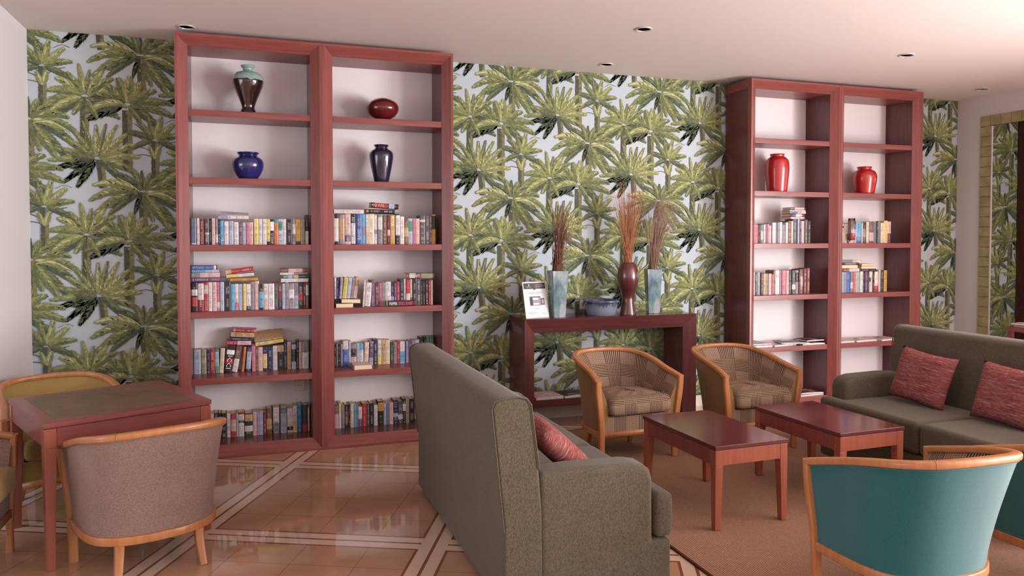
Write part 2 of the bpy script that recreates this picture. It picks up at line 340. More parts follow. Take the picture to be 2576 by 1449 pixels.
BOOK_ROWS = {
 'A1': (-0.27,1.4937,[(-0.413,-0.3781,0.186,'b|W.02-.06'),(-0.3764,-0.3572,0.187,'w'),(-0.3555,-0.3305,0.185,'R'),(-0.3299,-0.3228,0.184,'M'),(-0.3221,-0.2953,0.184,'G|w.4-.45'),(-0.2946,-0.2783,0.185,'k'),(-0.2775,-0.2555,0.187,'P'),(-0.2529,-0.2359,0.183,'g|w.1-.4'),(-0.2335,-0.2211,0.182,'n'),(-0.2206,-0.1978,0.169,'s|W.18-.21'),(-0.1943,-0.1661,0.166,'w'),(-0.1627,-0.1328,0.168,'a'),(-0.1293,-0.0991,0.162,'w'),(-0.0974,-0.0715,0.158,'u'),(-0.0706,-0.0507,0.161,'a'),(-0.049,-0.0264,0.161,'p'),(-0.0255,-0.0003,0.161,'P'),(0.0058,0.0356,0.186,'y'),(0.0382,0.0611,0.185,'w'),(0.0645,0.0918,0.186,'w'),(0.0927,0.1157,0.184,'y|k0-.13'),(0.1166,0.1423,0.184,'k|W.55-.9'),(0.1432,0.1708,0.184,'o|T.86-1'),(0.1725,0.2029,0.186,'a|T.6-.9'),(0.2047,0.228,0.186,'w'),(0.2289,0.2693,0.185,'k'),(0.2703,0.2928,0.185,'g|w.4-.8'),(0.2955,0.3281,0.185,'Y|k0-.13'),(0.33,0.3591,0.183,'K'),(0.3608,0.3855,0.218,'k|w0-.45')]),
 'A2': (-0.28,1.0264,[(-0.413,-0.3749,0.203,'k|w.55-.76,r.18-.5'),(-0.3725,-0.3342,0.203,'R|w.4-.96'),(-0.333,-0.306,0.204,'r|P.6-.9'),(-0.3037,-0.2789,0.204,'w'),(-0.2764,-0.2498,0.204,'P'),(-0.2486,-0.2273,0.204,'p|w.1-.3'),(-0.2255,-0.2,0.204,'a'),(-0.1975,-0.1559,0.207,'k'),(-0.1548,-0.129,0.188,'s'),(-0.1278,-0.1039,0.189,'w|p0-.3'),(-0.1014,-0.0742,0.187,'a'),(-0.0727,-0.0519,0.189,'y'),(-0.0499,-0.022,0.187,'w|n0-.15'),(-0.0208,0.0037,0.203,'g'),(0.0067,0.0354,0.206,'P'),(0.0367,0.0669,0.187,'k|s.08-.68'),(0.0682,0.0967,0.185,'w|P0-.4'),(0.0992,0.1402,0.186,'w'),(0.1415,0.1662,0.184,'G'),(0.1677,0.1938,0.185,'R|k0-.4'),(0.1951,0.2155,0.185,'a'),(0.2168,0.2399,0.193,'g'),(0.2415,0.2785,0.187,'g|w.4-.75'),(0.2801,0.3075,0.189,'g|a0-.5'),(0.3086,0.3418,0.189,'k|r.3-.6'),(0.3434,0.3595,0.191,'m'),(0.3606,0.3804,0.191,'h|w.5-.9')]),
 'A3': (-0.125,0.5586,[(-0.413,-0.3676,0.178,'a'),(-0.365,-0.3304,0.174,'K|t.45-.65'),(-0.3289,-0.3057,0.174,'n'),(-0.3042,-0.2757,0.175,'r'),(-0.2738,-0.2459,0.172,'e|a.3-.9'),(-0.245,-0.2159,0.179,'c',4),(-0.2139,-0.1609,0.198,'k|W.65-.82,r.3-.5',9),(-0.1583,-0.1223,0.191,'w|h.5-1',11),(-0.0913,-0.0744,0.183,'o',6),(-0.0609,-0.0297,0.182,'n|a.1-.8',4),(-0.0182,0.0075,0.203,'p'),(0.0093,0.0259,0.188,'h'),(0.0269,0.0574,0.176,'P'),(0.0601,0.0883,0.178,'n|y.1-.7'),(0.0901,0.1294,0.172,'n'),(0.131,0.1619,0.182,'w'),(0.164,0.2074,0.193,'k|t.7-.95'),(0.2095,0.2305,0.218,'n'),(0.232,0.2612,0.206,'P|t0-.8'),(0.265,0.2964,0.185,'a|k.3-.8'),(0.2985,0.3164,0.213,'k'),(0.318,0.3392,0.201,'P'),(0.3409,0.387,0.203,'g|w0-.6')]),
 'A4': (-0.145,0.085,[(-0.413,-0.3878,0.186,'w'),(-0.3871,-0.3623,0.186,'P'),(-0.3614,-0.3369,0.182,'k'),(-0.3349,-0.3094,0.185,'w'),(-0.3074,-0.2838,0.184,'P'),(-0.2818,-0.2561,0.186,'n'),(-0.2541,-0.2343,0.183,'k'),(-0.2333,-0.1995,0.18,'k'),(-0.1967,-0.1681,0.174,'w'),(-0.1674,-0.1333,0.172,'r|P.25-.75'),(-0.1324,-0.1159,0.17,'a'),(-0.1147,-0.0759,0.18,'w|r.9-1,n.55-.65'),(-0.0721,-0.0175,0.168,'E|t.65-.95,w.2-.45'),(-0.0159,0.009,0.174,'P'),(0.0099,0.0259,0.173,'l'),(0.0271,0.0583,0.171,'a'),(0.0591,0.0785,0.167,'R'),(0.0802,0.1165,0.192,'h|t.2-.6'),(0.1278,0.1697,0.196,'w|g0-.4'),(0.1802,0.2237,0.2,'a|b.75-.97'),(0.2278,0.2673,0.182,'w|k.1-.25'),(0.2689,0.2982,0.199,'w|y.05-.4'),(0.2999,0.3317,0.204,'T2'),(0.3359,0.3743,0.2,'E|r0-.3'),(0.3764,0.3892,0.178,'c')]),
 'B1': (-0.27,1.4937,[(0.5645,0.5691,0.228,'c'),(0.57,0.6008,0.228,'k|w.1-.85'),(0.604,0.6441,0.224,'t|g0-.18,g.85-1'),(0.6478,0.6904,0.229,'P|u.1-.3'),(0.6918,0.7234,0.228,'k|w.02-.7'),(0.7248,0.7328,0.228,'n'),(0.7337,0.7716,0.228,'B'),(0.7735,0.7988,0.226,'s|g.3-.6'),(0.8016,0.8205,0.227,'w|P0-.4'),(0.8217,0.8635,0.23,'c'),(0.8644,0.8881,0.223,'w|g.35-.5'),(0.8915,0.9257,0.226,'g|w.5-.9'),(0.9296,0.9628,0.222,'h'),(0.9634,0.9839,0.222,'m|P.3-.5'),(0.9853,1.0195,0.223,'Y'),(1.0258,1.0586,0.233,'k|w.3-.95'),(1.0601,1.0921,0.212,'w'),(1.0935,1.1256,0.197,'h|t.3-.65'),(1.1262,1.1574,0.198,'a|T.5-.9'),(1.1584,1.1805,0.198,'p'),(1.1819,1.2119,0.198,'P'),(1.2134,1.2544,0.221,'G|w.78-.85'),(1.2559,1.2906,0.223,'G'),(1.2916,1.3075,0.229,'h'),(1.309,1.3394,0.231,'Y|k.5-.95')]),
 'B2': (-0.28,1.0264,[(0.7865,0.8296,0.179,'w',5),(0.8339,0.8641,0.199,'u'),(0.8652,0.8988,0.179,'m'),(0.8999,0.9184,0.177,'p'),(0.9195,0.95,0.179,'g'),(0.9506,0.9859,0.184,'w|P0-.3'),(0.9868,1.011,0.177,'n|l0-.4'),(1.0119,1.0308,0.175,'u'),(1.0321,1.056,0.182,'r'),(1.0573,1.0843,0.202,'n'),(1.0861,1.1025,0.202,'c'),(1.1043,1.1333,0.2,'r|w0-.45'),(1.1342,1.1502,0.2,'P|u0-.3'),(1.1511,1.1865,0.205,'k'),(1.1874,1.2148,0.203,'G'),(1.2157,1.2338,0.189,'k'),(1.2347,1.2527,0.189,'k'),(1.2536,1.2767,0.19,'k'),(1.2779,1.2953,0.19,'r'),(1.2962,1.3126,0.188,'P')]),
 'B3': (-0.12,0.5586,[(0.577,0.5916,0.17,'k'),(0.5925,0.6046,0.174,'g'),(0.6055,0.6223,0.173,'k'),(0.6232,0.641,0.172,'g'),(0.6423,0.6801,0.195,'w|B0-.66'),(0.6814,0.7033,0.191,'a'),(0.7046,0.7422,0.174,'k|P.1-.4,g.75-.98'),(0.7436,0.7682,0.173,'a'),(0.7691,0.7982,0.169,'s|w.1-.7'),(0.8017,0.8349,0.176,'c',2),(0.8402,0.8713,0.179,'l|u.3-.95',2),(0.8762,0.9061,0.197,'n|E0-.4'),(0.9084,0.9352,0.192,'w|y0-.4'),(0.9366,0.9702,0.19,'t'),(0.9716,1.0023,0.188,'c'),(1.0047,1.0326,0.17,'E'),(1.0335,1.0575,0.169,'g'),(1.0584,1.0807,0.174,'r'),(1.0821,1.1204,0.171,'w|s.02-.55'),(1.1213,1.1291,0.171,'n'),(1.13,1.1497,0.171,'l'),(1.1511,1.1787,0.175,'u'),(1.1796,1.2036,0.179,'l'),(1.2054,1.2378,0.179,'w'),(1.2401,1.274,0.201,'k'),(1.2754,1.2917,0.199,'E'),(1.2931,1.3206,0.201,'e'),(1.322,1.3515,0.201,'e')]),
 'B4': (-0.135,0.085,[(0.5737,0.6041,0.187,'u|P0-.6'),(0.605,0.6236,0.194,'w|y.65-1'),(0.6249,0.6492,0.175,'g'),(0.65,0.6792,0.178,'k|h.2-.7'),(0.6801,0.6923,0.179,'k'),(0.6936,0.7185,0.182,'c'),(0.7194,0.7409,0.176,'s'),(0.7417,0.754,0.177,'g'),(0.7549,0.7822,0.153,'w|u0-.4'),(0.7831,0.8189,0.178,'r'),(0.8202,0.8393,0.174,'G'),(0.8402,0.8726,0.177,'k'),(0.874,0.9025,0.159,'w'),(0.9059,0.9484,0.186,'k|Y.6-.95'),(0.9493,0.9691,0.172,'a'),(0.97,0.9939,0.171,'b'),(0.9952,1.0242,0.171,'P'),(1.0251,1.0618,0.189,'n|a.3-.45'),(1.0627,1.0987,0.177,'G|w.2-.4'),(1.1001,1.1229,0.193,'k|w.5-.8'),(1.1239,1.15,0.192,'K'),(1.1514,1.1941,0.189,'k')]),
 'C1': (-0.27,1.4937,[(4.258,4.281,0.168,'p'),(4.2829,4.3075,0.168,'p'),(4.3088,4.3211,0.168,'R'),(4.3224,4.3372,0.169,'k'),(4.3384,4.362,0.169,'e|w.2-.7'),(4.3632,4.3837,0.171,'w'),(4.3849,4.4048,0.177,'u'),(4.4061,4.4304,0.174,'p'),(4.4317,4.4504,0.161,'w'),(4.4595,4.4961,0.188,'w'),(4.498,4.5144,0.188,'b'),(4.5156,4.5383,0.188,'g'),(4.5396,4.5686,0.193,'w'),(4.5699,4.6034,0.188,'g|k.9-1'),(4.6047,4.6301,0.191,'w'),(4.632,4.6658,0.205,'h'),(4.6677,4.6881,0.205,'w'),(4.69,4.7323,0.221,'G'),(4.7362,4.7568,0.221,'a'),(4.758,4.7786,0.221,'n'),(4.7806,4.8116,0.206,'P'),(4.8142,4.8472,0.217,'G'),(4.8498,4.8829,0.206,'k')]),
 'C2': (-0.245,1.0264,[(4.2822,4.296,0.208,'w'),(4.297,4.3172,0.207,'k'),(4.3183,4.355,0.205,'g'),(4.3561,4.3839,0.202,'k'),(4.3849,4.4155,0.193,'t'),(4.4165,4.4407,0.19,'K'),(4.4423,4.4757,0.191,'P'),(4.4795,4.4962,0.185,'p'),(4.4973,4.5184,0.219,'h'),(4.5206,4.5657,0.221,'w'),(4.5667,4.5885,0.22,'g'),(4.5902,4.6355,0.22,'p'),(4.6372,4.6662,0.217,'P'),(4.6679,4.7009,0.219,'k'),(4.702,4.7401,0.216,'G|w.2-.4'),(4.7412,4.7761,0.218,'g|k.5-.9'),(4.7772,4.7977,0.222,'m'),(4.7988,4.8289,0.227,'h|P.3-.7'),(4.8306,4.868,0.231,'m'),(4.8697,4.9022,0.237,'R')]),
 'D1': (-0.27,1.4937,[(5.2454,5.2694,0.18,'w|k.8-.9'),(5.271,5.306,0.18,'c'),(5.3521,5.41,0.187,'P|h.7-1'),(5.4128,5.4721,0.199,'s|B0-.3'),(5.4743,5.4904,0.193,'w'),(5.4927,5.5323,0.193,'k|g.3-.7'),(5.5362,5.5692,0.202,'c'),(5.5709,5.6198,0.203,'h|P.1-.5'),(5.6215,5.6587,0.207,'b'),(5.6598,5.6762,0.208,'E'),(5.6774,5.7012,0.206,'g'),(5.7029,5.7444,0.193,'c'),(5.7461,5.7877,0.215,'y'),(5.7906,5.8335,0.207,'m|P.45-1')]),
 'D2': (-0.27,1.0264,[(5.2509,5.2764,0.194,'e2'),(5.2778,5.2984,0.194,'l'),(5.3005,5.3517,0.196,'B'),(5.3539,5.3817,0.193,'g|w.2-.5'),(5.3831,5.4118,0.193,'p'),(5.4132,5.429,0.193,'P'),(5.4304,5.4621,0.192,'e2'),(5.4635,5.4989,0.198,'w'),(5.501,5.5227,0.198,'k'),(5.5242,5.5525,0.197,'u'),(5.5539,5.5735,0.197,'n'),(5.575,5.5939,0.197,'w|k.5-.7'),(5.5954,5.6158,0.197,'c'),(5.6172,5.6363,0.197,'k'),(5.6392,5.681,0.194,'w|r0-.3'),(5.6868,5.7126,0.211,'P'),(5.7192,5.7502,0.208,'E'),(5.7524,5.7894,0.204,'Y')]),
}

# ------------------------------------------------------------------ room shell
YB = -9.4; XW = -5.2      # far ends of the room behind / beside the camera
b = MB(); b.box(XW, XR+.2, YB-.2, .2, -.12, 0, 'marble_floor'); struct(b.build('floor'))
# ceiling with round openings for the recessed lamps
LAMPS = [(2.541, -1.364), (2.76, -.33), (4.842, -1.371), (6.62, -.56), (-.415, -.42), (.35, -2.9), (2.6, -3.2), (4.9, -3.2)]
bm = bmesh.new(); edges = []
def loop(pts):
    vs = [bm.verts.new(p) for p in pts]
    return [bm.edges.new((vs[i], vs[(i+1) % len(vs)])) for i in range(len(vs))]
edges += loop([(XW, YB, H), (XR, YB, H), (XR, .0, H), (XW, .0, H)])
for x, y in LAMPS: edges += loop([(x+.045*cos(2*pi*k/28), y+.045*sin(2*pi*k/28), H) for k in range(28)])
bmesh.ops.triangle_fill(bm, edges=edges, use_beauty=True)
me = bpy.data.meshes.new('ceiling'); bm.to_mesh(me); bm.free(); me.materials.append(MATS['ceiling_paint'])
o = bpy.data.objects.new('ceiling', me); COL.objects.link(o); struct(o)
b = MB(); b.box(XW-.2, XR+.2, YB-.2, .2, H+.14, H+.2, 'ceiling_paint'); struct(b.build('ceiling_slab'))
lamp_lab = ['unlit recessed ceiling lamp farther out from the wall, above the left armchair', 'unlit recessed ceiling lamp close to the palm wallpaper above the console table',
            'unlit recessed ceiling lamp in front of the third bookcase', 'unlit recessed ceiling lamp nearest the right corner above the tiled mirror',
            'unlit recessed ceiling lamp partly hidden by the top of the leftmost bookcase']
for i, (x, y) in enumerate(LAMPS[:5]):
    e = empty('recessed_ceiling_lamp', (x, y, H)); tag(e, lamp_lab[i], 'ceiling lamp', 'recessed lamps in the ceiling')
    b = MB(); b.lathe([(.0447, -.001), (.058, -.001), (.06, -.004), (.05, -.008), (.0447, -.006), (.0447, -.001)], 'chrome_trim', 36); b.build('trim_ring', e, True)
    b = MB(); b.lathe([(.0445, .002), (.036, .07), (.0, .075)], 'dark_recess', 28); b.build('reflector', e, True)
for x, y in LAMPS[5:]:
    e = empty('recessed_ceiling_lamp', (x, y, H)); tag(e, 'unlit recessed ceiling lamp above the seats, out of the picture', 'ceiling lamp', 'recessed lamps in the ceiling')
    b = MB(); b.lathe([(.0447, -.001), (.058, -.001), (.06, -.004), (.05, -.008), (.0447, -.006), (.0447, -.001)], 'chrome_trim', 36); b.build('trim_ring', e, True)
    b = MB(); b.lathe([(.0445, .002), (.036, .07), (.0, .075)], 'dark_recess', 28); b.build('reflector', e, True)

# ---- palm wallpaper, printed as flat shapes on the wall
def leaf_poly(out, p, d, l, w, tone):      # slim pointed leaflet
    nx, ny = -d[1], d[0]
    out.append(([(p[0]-nx*w*.5, p[1]-ny*w*.5), (p[0]+d[0]*l*.45-nx*w*.6, p[1]+d[1]*l*.45-ny*w*.6), (p[0]+d[0]*l, p[1]+d[1]*l), (p[0]+d[0]*l*.45+nx*w*.6, p[1]+d[1]*l*.45+ny*w*.6), (p[0]+nx*w*.5, p[1]+ny*w*.5)], tone))
def frond(out, rng, ang, L, droop, W, tone, x0=0, y0=0, N=24):
    W *= .92
    a = radians(ang); T = ['palm_shadow', 'palm_dark', 'palm_mid', 'palm_light', 'palm_cream']
    def pt(t): return (x0+cos(a)*L*t*(1-.12*droop*t), y0+sin(a)*L*t-droop*L*t*t)
    side = 1 if cos(a) >= 0 else -1
    # solid under-shape
    prof = [0, .3, .62, .85, 1, 1, .92, .74, .45, 0]; up = []; dn = []
    for k, q in enumerate(prof):
        t = .06+.94*k/(len(prof)-1); p = pt(t); p2 = pt(min(1.02, t+.02)); d = Vector((p2[0]-p[0], p2[1]-p[1])).normalized(); n = (-d.y, d.x)
        up.append((p[0]+n[0]*W*.24*q, p[1]+n[1]*W*.24*q)); dn.append((p[0]-n[0]*W*.28*q, p[1]-n[1]*W*.28*q))
    lo = T[max(0, tone-1)]
    for k in range(len(prof)-1): out.append(([dn[k], dn[k+1], up[k+1], up[k]], lo))
    for layer in (0, 1):
        for k in range(N):
            t = .1+.9*(k+rng.random()*.5)/N; p = pt(t); p2 = pt(min(1.03, t+.03)); d = Vector((p2[0]-p[0], p2[1]-p[1])).normalized()
            env = W*(sin(pi*min(1, t*.9+.1))**.6*.40+.10)
            for sgn in (1, -1):
                upper = (sgn*side) > 0
                th = radians(36-16*t+rng.uniform(-8, 8))*sgn
                dd = (d.x*cos(th)-d.y*sin(th), d.x*sin(th)+d.y*cos(th))
                if layer == 0: tn = T[max(0, min(3, tone-(0 if upper else 1)))]
                else:
                    if rng.random() < .5: continue
                    tn = T[max(0, min(4, tone+(1 if upper else 0)+(1 if rng.random() < .13 and tone > 1 and upper else 0)-(1 if not upper and rng.random() < .5 else 0)))]
                    if rng.random() < .25: tn = T[max(0, tone-1)]
                l = env*(1.0 if layer == 0 else rng.uniform(.5, .95)); leaf_poly(out, p, dd, l*1.15, L/N*(1.0 if layer == 0 else .55), tn)
def trunk(out, rng, w, h, lean=0):
    n = max(6, int(h/.022))
    for k in range(n):
        y = -h*k/n; y2 = -h*(k+1)/n-.002; x = lean*k/n; j = rng.uniform(-.003, .003)
        out.append(([(x-w/2+j, y2), (x+w*.1, y2), (x+w*.1, y), (x-w/2-.003, y)], 'trunk_dark')); out.append(([(x+w*.05, y2), (x+w/2+j, y2), (x+w/2+.003, y), (x+w*.05, y)], 'trunk_mid'))
        if k % 2: leaf_poly(out, (x+rng.uniform(-.3, .3)*w, y), (rng.choice((-.5, .5)), .85), .022, .006, rng.choice(('trunk_mid', 'palm_shadow', 'palm_light')))
def wisp(out, pts, w, tone):
    P = spline([(x, y, 0) for x, y in pts], 6)
    for k in range(len(P)-1):
        a_, b_ = P[k], P[k+1]; d = Vector((b_[0]-a_[0], b_[1]-a_[1])).normalized(); n = (-d.y*w/2, d.x*w/2)
        out.append(([(a_[0]-n[0], a_[1]-n[1]), (b_[0]-n[0], b_[1]-n[1]), (b_[0]+n[0], b_[1]+n[1]), (a_[0]+n[0], a_[1]+n[1])], tone))
def palm_A():
    r = random.Random(1); o = []; trunk(o, r, .05, .44, .02)
    for a_, L, dr, W, t in [(205, .24, .25, .10, 1), (-38, .30, .25, .12, 1), (250, .15, .1, .07, 0), (-70, .20, .1, .10, 2), (-8, .32, .45, .12, 1), (186, .32, .40, .11, 2), (14, .33, .5, .11, 2), (166, .36, .42, .11, 2), (-52, .27, .15, .12, 2), (32, .30, .45, .10, 2), (150, .37, .38, .10, 3), (52, .24, .35, .09, 2), (128, .26, .3, .09, 1), (70, .18, .2, .08, 2), (108, .19, .15, .07, 2), (90, .17, .1, .05, 1), (192, .22, .3, .07, 1), (2, .22, .3, .08, 3)]: frond(o, r, a_, L, dr, W, t)
    wisp(o, [(-.02, .01), (-.08, .06), (-.16, .10)], .005, 'palm_cream'); wisp(o, [(.03, -.02), (.14, -.01), (.26, -.08)], .005, 'palm_cream')
    return o
def palm_B():
    r = random.Random(2); o = []; trunk(o, r, .05, .46, -.01)
    for a_, L, dr, W, t in [(-28, .24, .1, .12, 1), (208, .24, .15, .14, 1), (8, .27, .35, .11, 2), (172, .26, .4, .12, 2), (28, .28, .3, .11, 3), (152, .26, .35, .11, 2), (190, .22, .3, .10, 3), (48, .27, .25, .10, 2), (134, .25, .25, .10, 3), (62, .25, .15, .09, 3), (118, .22, .15, .08, 2), (98, .24, .05, .07, 3), (80, .20, .05, .06, 2), (-62, .16, 0, .08, 2), (240, .14, 0, .08, 2)]: frond(o, r, a_, L, dr, W, t, 0, 0)
    return o
def palm_C():
    r = random.Random(3); o = []; trunk(o, r, .058, .40, .0)
    for a_, L, dr, W, t in [(200, .26, .1, .13, 0), (180, .28, .25, .14, 1), (-22, .22, .3, .12, 1), (150, .26, .3, .13, 1), (4, .30, .3, .13, 2), (20, .32, .3, .11, 2), (165, .25, .45, .10, 3), (40, .24, .2, .11, 2), (128, .22, .2, .12, 2), (62, .20, .1, .12, 3), (105, .20, .1, .12, 2), (84, .19, 0, .13, 3), (-48, .14, .2, .08, 2)]: frond(o, r, a_, L, dr, W, t, 0, .04)
    return o
def palm_D():
    r = random.Random(4); o = []; trunk(o, r, .045, .20, .02)
    for a_, L, dr, W, t in [(214, .25, .1, .09, 0), (236, .22, .05, .10, 0), (192, .27, .05, .10, 0), (-30, .22, .3, .10, 1), (176, .30, .12, .10, 2), (-4, .27, .3, .11, 2), (160, .28, .1, .09, 2), (14, .28, .15, .10, 3), (142, .26, .05, .09, 2), (30, .28, .1, .10, 3), (126, .26, 0, .07, 2), (46, .28, .05, .09, 3), (108, .28, 0, .055, 2), (62, .28, 0, .07, 3), (90, .24, 0, .07, 3), (76, .26, 0, .055, 2), (200, .16, 0, .12, 0), (170, .14, 0, .13, 1)]: frond(o, r, a_, L, dr, W, t, -.02, .0)
    return o
def palm_E():
    r = random.Random(5); o = []; trunk(o, r, .045, .28, .0)
    for pts in ([(0, -.06), (-.07, .0), (-.15, .05)], [(0, -.09), (-.08, -.05), (-.16, -.04)], [(0, -.12), (-.08, -.10), (-.15, -.12)], [(0, -.04), (-.06, .05), (-.13, .12)], [(.0, -.08), (.07, -.02), (.14, .0)]): wisp(o, pts, .005, 'palm_shadow')
    for a_, L, dr, W, t in [(-8, .18, .3, .09, 1), (186, .15, .3, .08, 1), (24, .20, .2, .09, 2), (152, .20, .2, .09, 1), (48, .20, .1, .09, 3), (126, .19, .1, .08, 2), (104, .17, 0, .07, 2), (76, .18, 0, .09, 3)]: frond(o, r, a_, L, dr, W, t)
    frond(o, r, 75, .10, 0, .08, 3, 0, -.14); frond(o, r, 110, .10, 0, .07, 3, 0, -.14)
    wisp(o, [(.07, .13), (.12, .155), (.17, .14)], .003, 'palm_shadow')
    return o
TEMPL = dict(A=palm_A(), B=palm_B(), C=palm_C(), D=palm_D(), E=palm_E())
OFFS = dict(A=(0, 0), B=(-.355, -.31), C=(-.09, -.39), E=(.088, -.60), D=(-.265, -.745))
def clip(poly, lo, hi, ax):
    for bound, s in ((lo, 1), (hi, -1)):
        out = []; n = len(poly)
        for i in range(n):
            p, q = poly[i], poly[(i+1) % n]; a_, b_ = (p[ax]-bound)*s, (q[ax]-bound)*s
            if a_ >= 0: out.append(p)
            if (a_ >= 0) != (b_ >= 0):
                t = a_/(a_-b_); out.append((p[0]+(q[0]-p[0])*t, p[1]+(q[1]-p[1])*t))
        poly = out
        if len(poly) < 3: return None
    return poly
wb = MB(); wb.box(XW, XR+.2, .0, .18, 0, H+.14, 'paper_sky')
inst = []
for col in range(-2, 12):
    ax = -.752+.70*col; az = 2.84-.485*(col % 2)
    for row_ in range(-1, 4):
        for k, (dx, dz) in OFFS.items(): inst.append((az+.97-.97*(row_+1)+dz+.0, ax+dx, k))
inst = [(z, x, k) for z, x, k in inst if -.25 < z < H+.5 and (x < -.1 or 1.1 < x < 4.45 or x > 5.75) and XL-.4 < x < XR+.4]
inst.sort(reverse=True)
for z, x, k in inst:
    y0 = -(3.6-z)*.0036-.0006; n = 0; last = None
    for poly, mat in TEMPL[k]:
        if mat != last: n += 1; last = mat
        p = [(x+a_, z+b_) for a_, b_ in poly]
        xs = [q[0] for q in p]; zs = [q[1] for q in p]
        if max(xs) < XL or min(xs) > XR or max(zs) < 0 or min(zs) > H: continue
        if min(xs) < XL+.001 or max(xs) > XR-.001: p = clip(p, XL+.001, XR-.001, 0)
        if p and (min(zs) < .001 or max(zs) > H-.001): p = clip(p, .001, H-.001, 1)
        if p: wb.face([(q[0], y0-n*2.2e-6, q[1]) for q in p], mat)
struct(wb.build('wall_back'))
# left wall stub (the room opens to the left beyond it), right wall, rear walls with window openings
b = MB(); b.box(XL-.25, XL, -.80, -.0005, 0, H-.001, 'wall_paint'); struct(b.build('wall_left'))
b = MB(); b.box(XW-.2, XW, YB, 0, 0, H, 'wall_paint'); struct(b.build('wall_far_left'))
def wall_with_windows(name, along, fixed, lo, hi, wins, z0, z1, thick):
    b = MB(); cur = lo
    def bx(a, c, zz0, zz1):
        f0, f1 = sorted((fixed, fixed+thick))
        if along == 'x': b.box(a, c, f0, f1, zz0, zz1, 'wall_paint')
        else: b.box(f0, f1, a, c, zz0, zz1, 'wall_paint')
    for a, c in wins: bx(cur, a, 0, H); bx(a, c, 0, z0); bx(a, c, z1, H); cur = c
    bx(cur, hi, 0, H); struct(b.build(name))
    for i, (a, c) in enumerate(wins):
        m = MB(); f = fixed+thick*.5; t = .035
        def fb(p, q, r, s):
            if along == 'x': m.box(p, q, f-t, f+t, r, s, 'window_frame_white')
            else: m.box(f-t, f+t, p, q, r, s, 'window_frame_white')
        fb(a, c, z0, z0+.07); fb(a, c, z1-.07, z1); fb(a, a+.07, z0, z1); fb(c-.07, c, z0, z1)
        nm = max(1, round((c-a)/.9))
        for k in range(1, nm): x = a+(c-a)*k/nm; fb(x-.03, x+.03, z0, z1)
        global WN; WN += 1
        struct(m.build('window_%d' % WN))
WN = 0
WIN_REAR = [(-3.6, -.9), (.2, 2.9), (3.7, 6.5)]; WIN_RIGHT = [(-8.9, -6.6), (-6.1, -4.1)]
wall_with_windows('wall_rear', 'x', YB, XW, XR, WIN_REAR, .35, 2.6, -.2)
wall_with_windows('wall_right', 'y', XR, YB, 0, WIN_RIGHT, .35, 2.6, .2)
b = MB()
for x0, x1 in ((XL, -.497), (1.447, 2.02), (3.595, 4.128), (6.078, XR)): b.box(x0, x1, -.022, -.0145, .0, .10, 'skirting_tile')
b.box(2.14, 3.49, -.022, -.0145, 0, .10, 'skirting_tile'); struct(b.build('baseboard_back'))
b = MB(); b.box(XR-.012, XR-.0005, -4.0, -.022, 0, .10, 'skirting_tile'); struct(b.build('baseboard_right'))

# tiled mirror on the right wall
mr = empty('wall_mirror', (XR, -1.6, .45)); tag(mr, 'tall wall mirror framed in small khaki tiles on the right wall', 'mirror')
y0, y1, z0, z1 = -3.0, -.281, .45, 2.763; tw_, th_ = .128, .105
b = MB(); yy0, yy1 = y0+1.6, y1+1.6; zt = z1-.45
b.box(-.008, -.001, yy0, yy1, 0, zt, 'tile_grout')
n = int((zt-th_)/th_)
for k in range(n+1):
    za = k*(zt-th_)/(n+1); zb = (k+1)*(zt-th_)/(n+1)
    for ya, yb in ((yy1-tw_, yy1), (yy0, yy0+tw_)): b.box(-.018, -.0085, ya+.003, yb-.003, za+.002, zb-.002, 'khaki_tile')
n = int((yy1-yy0)/th_)
for k in range(n):
    ya = yy0+k*(yy1-yy0)/n; yb = ya+(yy1-yy0)/n; b.box(-.018, -.0085, ya+.002, yb-.002, zt-th_+.002, zt-.002, 'khaki_tile')
b.build('tile_frame', mr, bevel=.0015, seg=1)
b = MB(); b.box(-.0125, -.009, yy0+tw_+.004, yy1-tw_-.004, .0, zt-th_-.004, 'mirror_glass'); b.build('glass', mr)
b = MB(); 
for ya in (yy1-tw_-.006, yy0+tw_-.006): b.box(-.020, -.009, ya, ya+.010, 0, zt-th_-.004, 'chrome_trim')
b.build('edge_strip', mr)

